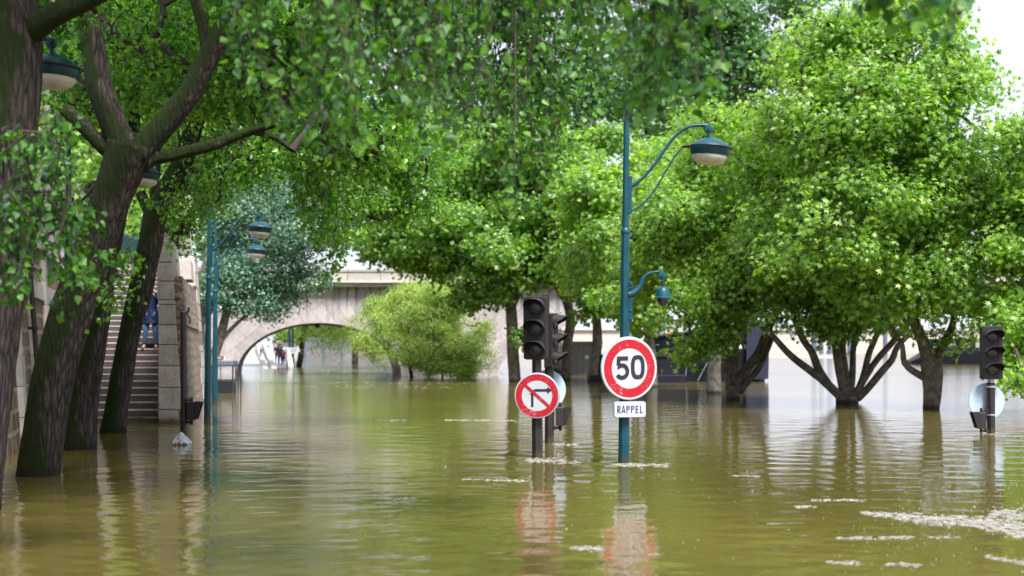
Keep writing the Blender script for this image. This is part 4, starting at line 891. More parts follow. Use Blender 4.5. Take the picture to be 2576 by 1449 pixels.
# ================================================================== kiosk on the street, railing, building
def kiosk():
    D = 43; o = thing('book_box', 'dark green riverside book box above the top of the steps', 'kiosk', (WX(325, D), D, zs)); X = lambda x: WX(x, D)-WX(325, D); Z = lambda y: WZ(y, D)-zs
    mb = MB(); y = 0.0; mb.add([(X(305), -0.3, Z(628)), (X(345), 0.6, Z(636)), (X(345), 1.3, Z(636)), (X(305), 0.5, Z(628)), (X(305), -0.3, Z(587)), (X(345), 0.6, Z(606)), (X(345), 1.3, Z(606)), (X(305), 0.5, Z(583))], [(0,3,2,1),(4,5,6,7),(0,1,5,4),(1,2,6,5),(2,3,7,6),(3,0,4,7)]); mb.build('box', M['kioskgreen'], o, bevel=0.02)
    mb = MB()
    for k in range(6): f = k/5; mb.box((X(305)*(1-f)+X(345)*f, -0.32+0.9*f, Z(610)), (0.03, 0.03, 0.5))
    mb.build('seams', M['kioskgreen'], o)
    mb = MB()
    for k in range(7): f = k/6; mb.tube([(X(305)*(1-f)+X(345)*f, -0.25+0.9*f, -0.02), (X(305)*(1-f)+X(345)*f, -0.25+0.9*f, Z(630))], 0.03, 6)
    mb.build('legs', M['umber'], o)
kiosk()
def building():
    D = 62; o = thing('pale_building', 'pale plastered town building glimpsed through leaves on the left', 'building', (WX(120, D), D, zs)); w = 9; h = 14
    mb = MB(); mb.box((0, 4, h/2), (w, 8, h)); mb.build('wall', M['plaster'], o)
    mb = MB(); mb.box((0, 3.9, h+0.15), (w+0.6, 8.6, 0.3)); mb.box((0, -0.1, 4.2), (w+0.1, 0.3, 0.25)); mb.box((0, -0.1, 8), (w+0.1, 0.3, 0.25)); mb.build('cornice', M['paleash'], o)
    for r in range(3):
        for c in range(4):
            x = -3.4+2.25*c; z = 1.9+3.9*r; mb = MB()
            for dx in (-0.56, 0.56): mb.box((x+dx, -0.05, z), (0.12, 0.14, 2.1))
            mb.box((x, -0.05, z+1.1), (1.3, 0.16, 0.12)); mb.box((x, -0.08, z-1.1), (1.4, 0.24, 0.1)); f = mb.build('window', M['paleash'], o)
            mb = MB(); mb.box((x, -0.012, z), (1.0, 0.03, 2.08)); mb.build('pane', M['bluegrey'], f)
building()

# ================================================================== people
def skinned(name, verts, edges, rad, mat, parent, root=0, sub=2):
    me = bpy.data.meshes.new(name); me.from_pydata([tuple(v) for v in verts], edges, []); o = bpy.data.objects.new(name, me); C.objects.link(o)
    bm = bmesh.new(); bm.from_mesh(me); ly = bm.verts.layers.skin.verify(); bm.verts.ensure_lookup_table()
    for i, v in enumerate(bm.verts):
        r = rad[i]; v[ly].radius = r if isinstance(r, tuple) else (r, r); v[ly].use_root = (i == root)
    bm.to_mesh(me); bm.free(); me.materials.append(mat); o.parent = parent
    md = o.modifiers.new('skin', 'SKIN'); md.use_smooth_shade = True
    md = o.modifiers.new('sub', 'SUBSURF'); md.levels = sub; md.render_levels = sub
    return o
class Sk:
    def __init__(s): s.v = []; s.e = []; s.r = []
    def p(s, co, r, par=None):
        s.v.append(co); s.r.append(r); i = len(s.v)-1
        if par is not None: s.e.append((par, i))
        return i
def person(label, loc, H, rz, arms, legs, top, bottom, shoes, hair, lean=(0, 0), coat=0.0, fingers=False, head_dy=0.0, group=None, long_hair=False):
    """arms/legs: two lists of joints in units of height, left then right; facing -Y"""
    root = thing('person', label, 'person', loc, rz, group); k = H
    L = lambda c: (c[0]*k, c[1]*k, c[2]*k)
    lx_, ly_ = lean; b = Sk()
    pel = b.p(L((0, 0, .53)), (.082*k, .065*k)); sp = b.p(L((lx_*.4, ly_*.4, .63)), (.075*k, .058*k), pel); ch = b.p(L((lx_*.8, ly_*.8, .745)), (.088*k, .064*k), sp)
    ne = b.p(L((lx_, ly_, .835)), .034*k, ch); hb = b.p(L((lx_, ly_-.01+head_dy*.5, .872)), (.040*k, .046*k), ne); hm = b.p(L((lx_, ly_-.012+head_dy, .925)), (.047*k, .056*k), hb); b.p(L((lx_, ly_-.004+head_dy, .972)), (.036*k, .044*k), hm)
    b.p(L((lx_, ly_-.073+head_dy, .915)), .008*k, hm)      # nose
    for a in arms:
        sh = b.p(L(a[0]), .034*k, ch); el = b.p(L(a[1]), .025*k, sh); wr = b.p(L(a[2]), .016*k, el); d = (Vector(a[2])-Vector(a[1])).normalized(); pm = Vector(a[2])+d*.035; hd = b.p(L(pm), (.022*k, .012*k), wr)
        side = d.cross(Vector((0, 1, 0))).normalized() if abs(d.y) < .9 else Vector((1, 0, 0))
        if fingers:
            for q, fl in ((-.016, .030), (-.006, .036), (.005, .034), (.015, .026)):
                m1 = pm+d*fl*.6+side*q; m2 = m1+d*fl*.4+Vector((0, -.012, -.004)); i1 = b.p(L(m1), .0055*k, hd); b.p(L(m2), .0045*k, i1)
            th = pm-d*.012+side*.022; i1 = b.p(L(th), .0065*k, hd); b.p(L(th+d*.016+side*.006), .005*k, i1)
        else: b.p(L(pm+d*.04), (.016*k, .009*k), hd)
    for l in legs:
        hp = b.p(L(l[0]), .052*k, pel); kn = b.p(L(l[1]), .033*k, hp); an = b.p(L(l[2]), .020*k, kn); b.p(L((l[2][0]*1.08, l[2][1]-.06, l[2][2]-.022)), .016*k, an)
    skinned('body', b.v, b.e, b.r, M['skin'], root)
    c = Sk(); cp_ = c.p(L((0, 0, .50)), (.092*k, .075*k)); cs = c.p(L((lx_*.4, ly_*.4, .63)), (.088*k, .07*k), cp_); cc = c.p(L((lx_*.8, ly_*.8, .745)), (.100*k, .076*k), cs); c.p(L((lx_, ly_, .83)), (.045*k, .045*k), cc)
    for a in arms:
        sh = c.p(L(a[0]), .046*k, cc); el = c.p(L(a[1]), .036*k, sh); w = Vector(a[1])*.12+Vector(a[2])*.88; c.p(L(w), .028*k, el)
    skinned('jacket', c.v, c.e, c.r, top, root)
    if coat:
        mb = MB(); n = 28; prof = [(.093, .60), (.100, .54), (.110, .48), (.122, .42), (.128, coat)]; vs = []
        for r, z in prof:
            for q in range(n): a = 2*math.pi*q/n; w = 1+.03*math.sin(7*a+z*20); vs.append((r*w*math.cos(a)*k, r*.78*w*math.sin(a)*k, z*k))
        mb.add(vs, [(i*n+q, i*n+(q+1) % n, (i+1)*n+(q+1) % n, (i+1)*n+q) for i in range(len(prof)-1) for q in range(n)]); sk = mb.build('coat_skirt', top, root, smooth=True)
        mb = MB(); 
        for s in (-1, 1): mb.box((s*.055*k, -.088*k, .50*k), (.055*k, .012*k, .012*k)); mb.box((s*.055*k, -.090*k, .475*k), (.05*k, .010*k, .05*k))
        mb.box((0, -.095*k, .50*k), (.012*k, .012*k, .20*k)); mb.build('pocket_flaps', top, sk, bevel=.004)
    t = Sk(); tp = t.p(L((0, 0, .515)), (.080*k, .065*k))
    for l in legs:
        hp = t.p(L(l[0]), .060*k, tp); kn = t.p(L(l[1]), .043*k, hp); t.p(L((l[2][0], l[2][1], l[2][2]+.012)), .034*k, kn)
    skinned('trousers', t.v, t.e, t.r, bottom, root)
    for l in legs:
        x, y, z = l[2]; s = Sk(); a = s.p(L((x, y+.012, z-.02)), .024*k); m = s.p(L((x*1.05, y-.035, z-.030)), (.024*k, .018*k), a); s.p(L((x*1.15, y-.085, z-.034)), (.021*k, .014*k), m); skinned('shoe', s.v, s.e, s.r, shoes, root, sub=1)
    h = Sk(); z0 = .945; a = h.p(L((lx_, ly_+.008+head_dy, z0)), (.050*k, .054*k)); h.p(L((lx_, ly_+.012+head_dy, .985)), (.038*k, .042*k), a)
    if long_hair: h.p(L((lx_, ly_+.05+head_dy, .86)), (.034*k, .03*k), a)
    skinned('hair', h.v, h.e, h.r, hair, root, sub=1)
    return root
stand = lambda w=.055, st=0.0: [[(-w, 0, .50), (-w*1.15, -.02-st, .27), (-w*1.2, st, .045)], [(w, 0, .50), (w*1.15, -.02+st, .27), (w*1.2, -st, .045)]]
D = 34.5; P0 = Vector((WX(381, D), D-0.02, 1.55)); 
person('person in a navy raincoat and jeans on the steps holding a camera to the face', P0, 1.60, R(0),
       [[(-.11, 0, .80), (-.175, -.09, .70), (-.065, -.13, .885)], [(.11, 0, .80), (.185, -.08, .715), (.065, -.13, .885)]],
       [[(-.055, 0, .50), (-.075, -.03, .27), (-.105, 0, .045)], [(.055, 0, .50), (.062, -.015, .27), (.070, .02, .045)]],
       M['navycloth'], M['jeans'], M['shoe'], M['hair'], lean=(0.0, -.02), coat=.385, fingers=True)
mb = MB(); mb.box((0, 0, 0), (.13, .05, .085)); mb.box((-.03, .0, .05), (.04, .04, .03)); mb.lathe([(0, .10), (.034, .10), (.036, .03), (.030, .02)], (0, 0, 0), 18, 'Y')
tag(mb.build('camera', M['umber'], None, bevel=.006, loc=P0+Vector((0, -.24, 1.475))), 'black camera held up by the raincoat wearer on the steps', 'camera')
# beyond the arch
def bank_z(D, px): return -0.15+(D-104)/46*0.5 if D < 150 else 0.35+(D-150)/80*1.35
relaxed = [[(-.11, 0, .80), (-.15, .01, .64), (-.14, -.03, .50)], [(.11, 0, .80), (.15, .01, .64), (.14, -.03, .50)]]
hold = [[(-.11, 0, .80), (-.14, -.02, .66), (-.04, -.12, .72)], [(.11, 0, .80), (.14, -.02, .66), (.04, -.12, .72)]]
def far(label, px, D, H, rz, arms, legs, t, b, s, h, z=None, **k):
    person(label, Vector((WX(px, D), D, bank_z(D, px) if z is None else z)), H, R(rz), arms, legs, M[t], M[b], M[s], M[h], **k)
far('lone walker in dark top and pale trousers on the ramp beyond the arch', 656, 140, 1.65, 100, relaxed, stand(.05, .07), 'darkcloth', 'palecloth', 'darkcloth', 'hair')
far('person in blue trousers standing at the waterside, nearest of the group', 705, 124, 1.72, 25, hold, stand(), 'navycloth', 'bluetrousers', 'redcloth', 'hair', group='onlookers beyond the arch')
far('person in a dark jacket at the left edge of the waterside group', 697, 130, 1.85, 20, relaxed, stand(), 'darkcloth', 'darkcloth', 'darkcloth', 'hair', group='onlookers beyond the arch')
far('grey haired person at the back of the waterside group', 706, 133, 2.0, -10, hold, stand(), 'darkcloth', 'bluetrousers', 'darkcloth', 'greyhair', z=0.35, group='onlookers beyond the arch')
far('child in red and dark clothes at the right of the waterside group', 714, 123, 1.35, -30, hold, stand(), 'redcloth', 'darkcloth', 'darkcloth', 'hair', z=0.15, group='onlookers beyond the arch')
far('person in orange brown trousers higher up the ramp beyond the arch', 690, 205, 1.75, 10, relaxed, stand(), 'darkcloth', 'shoe', 'darkcloth', 'hair', group='onlookers beyond the arch')
# worker on the barge
D = 66; P1 = Vector((WX(1599, D), D, 1.30))
person('worker in red jacket and yellow helmet on the barge above the 50 sign', P1, 1.72, R(-15), [[(-.11, -.03, .80), (-.15, -.07, .67), (-.03, -.16, .62)], [(.11, -.03, .80), (.15, -.05, .66), (.05, -.16, .60)]],
       stand(), M['redcloth'], M['darkcloth'], M['darkcloth'], M['yellow'], lean=(0, -.05), head_dy=-.03)
mb = MB(); mb.box((0, 0, -.1), (4.2, 2.2, 0.14)); mb.box((0, -1.0, -.55), (4.2, 0.1, 0.9)); mb.box((0, 1.0, -.55), (4.2, 0.1, 0.9)); mb.box((-2.05, 0, -.55), (0.1, 2.2, 0.9)); mb.box((2.05, 0, -.55), (0.1, 2.2, 0.9)); mb.box((0, 0, -1.15), (4.4, 2.5, 0.4))
tag(mb.build('work_pontoon', M['hull'], None, bevel=.03, loc=P1), 'dark work platform under the red jacketed worker', 'pontoon')
mb = MB(); mb.tube([P1+Vector((-.05, -.32, 1.02)), P1+Vector((.25, -.40, .55)), P1+Vector((.1, -.5, .05))], 0.018, 6)
tag(mb.build('rope', M['whitepaint'], None), 'pale rope in the hands of the red jacketed worker', 'rope')

# ================================================================== trees
PB, PP, PL, PA = M['poplar_bark'], M['poplar_bark_plain'], M['plane_bark'], M['pale_bark']
# --- plane trees on the right
G = 'plane trees standing in the flood'
def plane(label, D, limbs, blobs, ncl, per=14, size=0.142, tpl=T_PLANE, mat='plane_leaf', spread=0.24, bark=None, sub=12, nf=2.0, **k):
    return tree('plane_tree', label, 'tree', D, limbs, blobs, ncl, per, spread, size, tpl, M[mat], bark or PL, G, sub=sub, nodes_from=nf, up=0.55, out=0.7, rnd=0.6, droop=0.25, r0=0.008, n=12, **k)
# thick trunk near the right
plane('plane tree with the thick dark trunk, near the rightmost traffic light', 36.5,
      [[(2343, 1029, 42), (2346, 985, 46), (2345, 940, 54), (2342, 905, 54)], [(2340, 915, 40), (2322, 860, 30), (2297, 803, 27), (2278, 762, 23), (2240, 690, 20), (2212, 640, 16), (2190, 560, 10)],
       [(2281, 765, 20), (2293, 691, 17), (2309, 643, 14), (2325, 560, 10), (2340, 470, 7)], [(2283, 740, 18), (2262, 670, 15), (2249, 603, 12), (2270, 500, 9)],
       [(2330, 951, 20), (2300, 935, 17), (2275, 912, 15), (2270, 870, 13), (2250, 835, 11), (2225, 790, 8, -.5)], [(2350, 915, 30), (2368, 875, 24, .4), (2395, 820, 18, .6), (2405, 770, 14, .6), (2440, 690, 10, .4), (2470, 600, 7)],
       [(2325, 560, 9), (2420, 460, 7, -.5), (2480, 380, 5)], [(2270, 500, 8), (2180, 380, 6, -.8), (2120, 280, 5, -1)]],
      [blob(2230, 330, 36.3, 300, 270, 2.9), blob(2420, 520, 36.5, 230, 250, 2.8), blob(2150, 560, 36, 270, 230, 2.6), blob(2350, 720, 36.3, 290, 170, 2.5), blob(2150, 160, 36.8, 200, 130, 2.0), blob(2330, 180, 36.5, 150, 130, 2), blob(2200, 60, 37, 200, 80, 2), blob(2330, 40, 37, 130, 60, 2), blob(2040, 110, 37, 110, 80, 1.8), blob(2060, 330, 36.5, 150, 200, 2)], 3900, sub=34, subr=0.27)
# fan of stems
plane('plane tree fanning into eight bare stems from one low stump', 40.5,
      [[(2132, 1014, 58), (2132, 1004, 56), (2133, 996, 48)], [(2122, 1004, 24), (2073, 959, 21), (2053, 943, 20), (1988, 893, 17), (1949, 851, 15, .1), (1910, 816, 14, .2), (1867, 781, 12, .3), (1830, 745, 9, .4)],
       [(2084, 967, 21), (2061, 932, 20), (2042, 885, 19), (2022, 858, 17), (2000, 810, 13), (1985, 740, 9)], [(2126, 1000, 24), (2112, 932, 23), (2104, 874, 22), (2100, 815, 21), (2098, 740, 18), (2085, 640, 12)],
       [(2134, 1000, 16), (2131, 951, 15), (2123, 893, 14), (2121, 850, 13), (2118, 780, 10)], [(2140, 1000, 17), (2145, 932, 16), (2147, 874, 15), (2162, 823, 14), (2180, 750, 11), (2190, 660, 8)],
       [(2148, 1003, 19), (2170, 955, 17), (2185, 893, 16), (2197, 862, 15), (2225, 800, 11)], [(2158, 982, 17), (2193, 924, 16), (2216, 893, 16), (2251, 854, 15), (2290, 800, 12), (2320, 750, 9)],
       [(2156, 1003, 20), (2182, 978, 19), (2220, 932, 18), (2244, 905, 17), (2259, 870, 15), (2300, 830, 11)]],
      [blob(2060, 600, 40.5, 250, 250, 2.8), blob(2190, 690, 40.8, 230, 150, 2.6), blob(1930, 700, 40.5, 170, 140, 2.2), blob(2000, 380, 41, 230, 200, 2.6), blob(2100, 800, 40.2, 240, 48, 1.8)], 2500, sub=26, subr=0.3)
plane('plane tree with a forked trunk leaning right before the barge', 43,
      [[(1845, 1005, 34), (1844, 985, 35), (1843, 970, 38)], [(1836, 972, 19), (1826, 925, 17), (1824, 866, 15), (1830, 800, 12)], [(1846, 965, 19), (1850, 905, 17), (1853, 850, 15), (1860, 790, 11)],
       [(1850, 970, 25), (1880, 925, 24), (1910, 885, 24), (1933, 827, 22), (1953, 788, 18), (1980, 720, 13), (2000, 650, 9)], [(1860, 988, 18), (1885, 955, 17), (1910, 924, 16), (1937, 862, 15), (1941, 842, 13), (1925, 790, 9)]],
      [blob(1850, 640, 43, 230, 200, 2.8), blob(1760, 760, 42, 150, 90, 2.0), blob(1880, 440, 43.5, 240, 210, 2.8), blob(1700, 560, 43, 150, 140, 2.4), blob(1800, 850, 41.5, 60, 40, 1.0), blob(1740, 880, 41.5, 60, 35, 0.9)], 2300, sub=24, subr=0.3)
plane('plane tree with straight flaking yellow patched trunk before the barge', 49, [[(1795, 990, 37), (1796, 930, 34), (1799, 860, 32), (1802, 780, 28), (1795, 680, 22), (1760, 580, 14)], [(1800, 760, 18), (1850, 640, 12), (1870, 540, 8)]],
      [blob(1780, 500, 49, 230, 230, 3.2), blob(1700, 680, 49, 170, 120, 2.4)], 1500, size=0.18, bark=PA, sub=14)
plane('pale trunked plane tree half hidden behind the 50 sign', 57, [[(1640, 975, 28), (1638, 900, 26), (1632, 840, 24), (1622, 750, 20), (1600, 640, 14)], [(1630, 800, 16), (1680, 680, 11)]],
      [blob(1580, 560, 57, 190, 230, 3.5), blob(1650, 740, 56, 150, 90, 2.4)], 1300, size=0.19, tpl=T_FAR, bark=PA)
plane('plane tree with thin trunk standing just left of the 50 sign', 65, [[(1491, 962, 24), (1497, 900, 24), (1503, 865, 26), (1500, 800, 21), (1490, 720, 15), (1470, 600, 10)], [(1500, 790, 13), (1540, 690, 9)]],
      [blob(1500, 620, 65, 180, 160, 3.5), blob(1530, 780, 64, 110, 60, 2.2), blob(1450, 460, 66, 200, 170, 3.4)], 1500, size=0.20, tpl=T_FAR, mat='plane_far')
plane('plane tree whose bent trunk rises between the two traffic lights', 70, [[(1422, 955, 26), (1428, 870, 25), (1434, 808, 24), (1424, 756, 22), (1390, 700, 16), (1350, 620, 10)], [(1430, 770, 14), (1450, 680, 9)]],
      [blob(1400, 600, 70, 190, 140, 3.5), blob(1330, 450, 70, 200, 160, 3.4)], 1300, size=0.20, tpl=T_FAR, mat='plane_far')
plane('leftmost plane tree with a straight grey trunk before the far arch', 66.8, [[(1294, 961, 31), (1291, 880, 29), (1287, 807, 29), (1282, 756, 27), (1262, 690, 18), (1220, 610, 12)], [(1286, 780, 18), (1320, 700, 13), (1345, 620, 9)], [(1276, 760, 15), (1220, 715, 11), (1150, 670, 7)]],
      [blob(1180, 580, 66.8, 190, 150, 3.6), blob(1060, 570, 67, 170, 110, 3.2), blob(1310, 640, 66, 150, 110, 3.2), blob(1180, 740, 66, 80, 40, 1.6), blob(1320, 850, 66, 35, 30, 0.8), blob(1230, 420, 67, 200, 160, 3.4), blob(1010, 610, 66, 140, 60, 2.2), blob(1130, 690, 66, 120, 36, 1.6), blob(1235, 740, 66, 60, 40, 1.4)], 2700, size=0.20, tpl=T_FAR, mat='plane_far')
plane('plane tree at the right edge behind the rightmost traffic light', 34, [[(2700, 1040, 46), (2690, 900, 42), (2660, 760, 30), (2640, 600, 20), (2610, 430, 12), (2590, 330, 6)], [(2665, 760, 24), (2590, 640, 14), (2530, 560, 9)], [(2680, 860, 18), (2600, 830, 12), (2540, 860, 7)], [(2612, 430, 7), (2540, 330, 4), (2520, 290, 3)]],
      [blob(2600, 620, 34, 120, 200, 2.2), blob(2570, 850, 33, 85, 110, 1.5), blob(2640, 420, 34, 120, 190, 1.8), blob(2545, 945, 31, 45, 25, 0.6)], 1300, sub=14, subr=0.36)
# --- taller trees behind
GT = 'tall trees behind the plane trees'
def tall(label, D, limbs, blobs, ncl, per=12, size=0.34, mat='tall_leaf', **k):
    return tree('tall_tree', label, 'tree', D, limbs, blobs, ncl, per, 0.55, size, T_FAR, M[mat], PL, GT, sub=14, subr=0.4, n=8, nodes_from=3, r0=0.012, **k)
tall('tall dark green tree rising above and left of the right hand crowns', 95, [[(1800, 960, 30), (1800, 600, 24), (1800, 200, 12)]], [blob(1800, 150, 95, 230, 260, 6), blob(1650, 300, 95, 230, 250, 6), blob(1960, 60, 95, 170, 130, 5), blob(1760, 60, 92, 150, 150, 5)], 2000)
tall('tall tree behind the middle of the riverside row', 92, [[(1400, 960, 30), (1400, 600, 24), (1400, 250, 12)]], [blob(1380, 280, 92, 260, 250, 6), blob(1420, -40, 92, 260, 180, 6)], 1400)
tall('tall tree rising beyond the bridge above the willow', 105, [[(1120, 958, 30), (1120, 600, 24), (1120, 250, 12)]], [blob(1120, 340, 105, 220, 240, 7), blob(1160, 20, 105, 240, 220, 7)], 1400)
tall('tall tree beyond the bridge behind the left hand leaves', 112, [[(1070, 956, 24), (1050, 640, 20), (930, 350, 12)]], [blob(830, 380, 112, 250, 200, 7), blob(900, 560, 110, 110, 60, 4), blob(850, 60, 112, 270, 240, 7)], 1500)
tall('tall tree on the upper street behind the bluish poplar', 88, [[(560, 900, 30), (560, 600, 24), (560, 250, 12)]], [blob(560, 380, 88, 240, 260, 6), blob(520, 40, 88, 300, 200, 6)], 1500)
tall('sunlit tree on the upper street behind the lamp by the mossy trunk', 60, [[(330, 760, 30), (330, 500, 24), (330, 250, 12)]], [blob(340, 330, 60, 220, 240, 4), blob(170, 330, 62, 150, 180, 4), blob(360, 520, 58, 110, 110, 3), blob(330, 60, 60, 300, 180, 4)], 1700, size=0.24, mat='plane_far')
# beyond the arch
tree('weeping_tree', 'leaning tree trunk with hanging green foliage seen through the arch', 'tree', 123, [[(752, 922, 15), (758, 880, 14), (764, 840, 14), (775, 780, 12), (790, 720, 8)]], [blob(790, 800, 123, 110, 62, 3.5), blob(700, 790, 130, 60, 50, 3), blob(860, 800, 126, 90, 65, 3)], 800, 12, 0.5, 0.30, T_WIL, M['willow_leaf'], PP, n=8, hang=0.9, nodes_from=3)
for px, lab in ((738, 'right hand teal pole seen through the arch'), (730, 'left hand teal pole seen through the arch')):
    D = 116; o = thing('teal_pole', lab, 'pole', (WX(px, D), D, 0)); mb = MB(); mb.tube([(0, 0, -.6), (-.1, 0, 4.6)], [0.11, 0.08], 8); mb.build('pole', M['teal'], o, smooth='auto'); mb = MB(); mb.lathe([(0.08, 4.55), (0.12, 4.6), (0.10, 4.75), (0, 4.8)], (-.1, 0, 0), 10); mb.build('cap', M['teal'], o)
tree('dark_tree', 'dark trunked tree at the right side of the view through the arch', 'tree', 150, [[(893, 905, 16), (893, 860, 15), (892, 800, 14), (890, 740, 9)]], [blob(890, 780, 150, 130, 60, 5), blob(980, 790, 155, 90, 70, 5)], 500, 12, 0.7, 0.42, T_FAR, M['tall_leaf'], PL, n=8, nodes_from=3)
tree('street_tree', 'round green tree above the tiered wall, through the arch', 'tree', 230, [[(815, 893, 8), (815, 860, 7), (815, 820, 5)]], [blob(815, 815, 230, 100, 42, 7), blob(740, 820, 235, 70, 45, 6), blob(930, 820, 235, 90, 45, 6)], 600, 12, 0.9, 0.6, T_FAR, M['plane_far'], PL, n=8, nodes_from=3)
# --- willow
tree('willow_tree', 'light yellow green willow standing in the flood before the bridge', 'tree', 77, [[(1036, 948, 9), (1031, 915, 9), (1030, 890, 9), (1024, 862, 7), (1012, 820, 5), (1000, 770, 4)], [(1030, 890, 6), (1050, 855, 5), (1080, 820, 4), (1120, 780, 3)], [(1026, 870, 5), (1000, 850, 4), (960, 830, 3)], [(1024, 862, 4), (1035, 800, 3), (1050, 750, 3)]],
     [blob(985, 820, 77, 90, 85, 2.2), blob(1060, 790, 77, 110, 100, 2.4), blob(1150, 830, 77.5, 95, 80, 2.2), blob(1010, 750, 77, 60, 50, 1.6), blob(930, 860, 77, 42, 42, 1.2), blob(1200, 850, 78, 50, 70, 1.4), blob(1110, 720, 78, 90, 45, 1.8), blob(950, 790, 77, 55, 60, 1.4), blob(1090, 860, 76, 110, 60, 1.6), blob(1190, 900, 77, 60, 38, 1.2), blob(950, 880, 76.5, 45, 34, 1), blob(1050, 885, 75.5, 90, 48, 1.3), blob(1090, 780, 76, 90, 60, 1.6)], 4000, 16, 0.22, 0.17, T_WIL, M['willow_leaf'], PP, sub=14, n=8, nodes_from=1.0, hang=0.12, subr=0.33)
tree('willow_bush', 'lower green willow bush drooping into the water right of the light willow', 'tree', 76, [[(1113, 946, 6), (1113, 915, 6), (1110, 880, 4)], [(1113, 915, 4), (1140, 880, 3), (1165, 860, 2)]],
     [blob(1150, 905, 76, 60, 40, 1.4), blob(1090, 900, 77, 40, 40, 1.2), blob(1180, 925, 76, 35, 20, 0.9)], 1100, 15, 0.18, 0.15, T_WIL, leafmat('willow_bush_leaf', [(0.17, 0.30, 0.06), (0.27, 0.40, 0.10), (0.38, 0.49, 0.16)], 0.46), PP, sub=10, n=8, nodes_from=0.5, hang=0.15)
# --- bluish poplar behind the lamps
tree('grey_poplar', 'bluish green poplar arching over the bridge behind the paired lamps', 'tree', 60, [[(523, 970, 30), (538, 900, 25), (556, 840, 23), (575, 770, 20), (600, 690, 14), (630, 600, 9)], [(515, 960, 30), (505, 880, 28), (502, 800, 24), (510, 700, 18), (530, 600, 12)], [(545, 870, 12), (585, 825, 10), (640, 775, 8), (690, 740, 5)], [(505, 820, 14), (550, 740, 10), (600, 650, 7)]],
     [blob(600, 620, 60, 130, 130, 2.8), blob(690, 690, 60, 110, 75, 2.4), blob(560, 720, 60, 90, 60, 2.2), blob(760, 690, 60, 65, 55, 1.8), blob(640, 760, 59.5, 90, 38, 1.6), blob(640, 500, 61, 140, 90, 2.6), blob(745, 600, 60, 90, 80, 2), blob(700, 500, 61, 120, 70, 2.2), blob(800, 560, 61, 60, 60, 1.6)], 3800, 14, 0.24, 0.115, T_POP, M['blue_leaf'], PA, sub=14, n=10, nodes_from=1.5, hang=0.12)

# --- leaning poplars on the left
GP = 'leaning poplars in the flood'
def poplar(label, D, limbs, blobs, ncl, per=14, size=0.085, mat='poplar_leaf', spread=0.17, sub=14, bark=None, **k):
    return tree('poplar_tree', label, 'tree', D, limbs, blobs, ncl, per, spread, size, T_POP, M[mat], bark or PB, GP, sub=sub, nodes_from=2.2, up=0.35, out=0.55, rnd=0.8, droop=0.9, **k)
clear = lambda boxes: (lambda P: ~np.any([(P[:, 0] > a) & (P[:, 0] < b) & (P[:, 2] > c) & (P[:, 2] < d) for a, b, c, d in boxes], axis=0))
poplar('front poplar, broad mossy trunk forking into three big limbs', 17.4,
       [[(97, 1195, 108), (112, 1080, 102), (134, 950, 104), (175, 800, 106), (212, 690, 102), (245, 600, 97), (285, 490, 96), (320, 400, 112), (330, 365, 116)],
        [(318, 390, 84), (298, 340, 70), (270, 270, 66), (248, 210, 64), (235, 130, 60), (222, 50, 55), (213, -50, 50, .3), (200, -250, 40, .6), (190, -500, 24, 1)],
        [(345, 395, 84), (378, 352, 66), (420, 305, 60), (474, 237, 58), (505, 180, 56), (530, 130, 54), (565, 70, 54), (600, 5, 52), (650, -90, 46, -.3), (720, -260, 36, -.8), (800, -480, 20, -1)],
        [(524, 150, 30), (508, 60, 28), (488, -10, 26), (470, -120, 22)], [(300, 400, 44), (262, 372, 38), (225, 335, 36), (190, 300, 36), (162, 277, 33)],
        [(355, 415, 42), (389, 398, 34), (430, 392, 30), (474, 380, 30), (515, 370, 31), (558, 357, 28), (600, 340, 24), (640, 328, 20), (690, 315, 14, -.2), (745, 306, 10, -.4)], [(640, 332, 19), (668, 338, 16), (700, 350, 14), (735, 378, 11)]],
       [blob(460, 60, 20.3, 330, 190, 1.3), blob(720, 190, 19.5, 230, 170, 1.3), blob(560, 240, 20.6, 220, 120, 1.2), blob(250, 150, 21, 240, 170, 1.2), blob(400, -350, 17.5, 520, 200, 2.2), blob(860, 340, 19, 170, 130, 1.2), blob(850, -170, 18.5, 420, 180, 2)], 2600, bark=PB, rough=0.035, n=26, sub=20)
poplar('second poplar, straight dark trunk close behind the front one', 21.9,
       [[(198, 1130, 86), (203, 1050, 80), (213, 960, 78), (229, 850, 80), (244, 760, 76), (259, 680, 66), (278, 600, 60), (302, 490, 52), (326, 380, 42), (338, 290, 30), (336, 180, 26), (330, 40, 22), (330, -150, 16)]],
       [blob(420, 120, 23, 260, 200, 1.6), blob(240, 500, 23.5, 60, 60, .6), blob(700, 430, 23.5, 160, 100, 1.2), blob(620, 520, 24, 130, 60, 1.0), blob(330, -250, 22, 420, 200, 2.4)], 1700, bark=PB, rough=0.04, n=24, gaps=[(560, 740, 455, 900), (505, 860, 525, 900), (640, 840, 440, 900)])
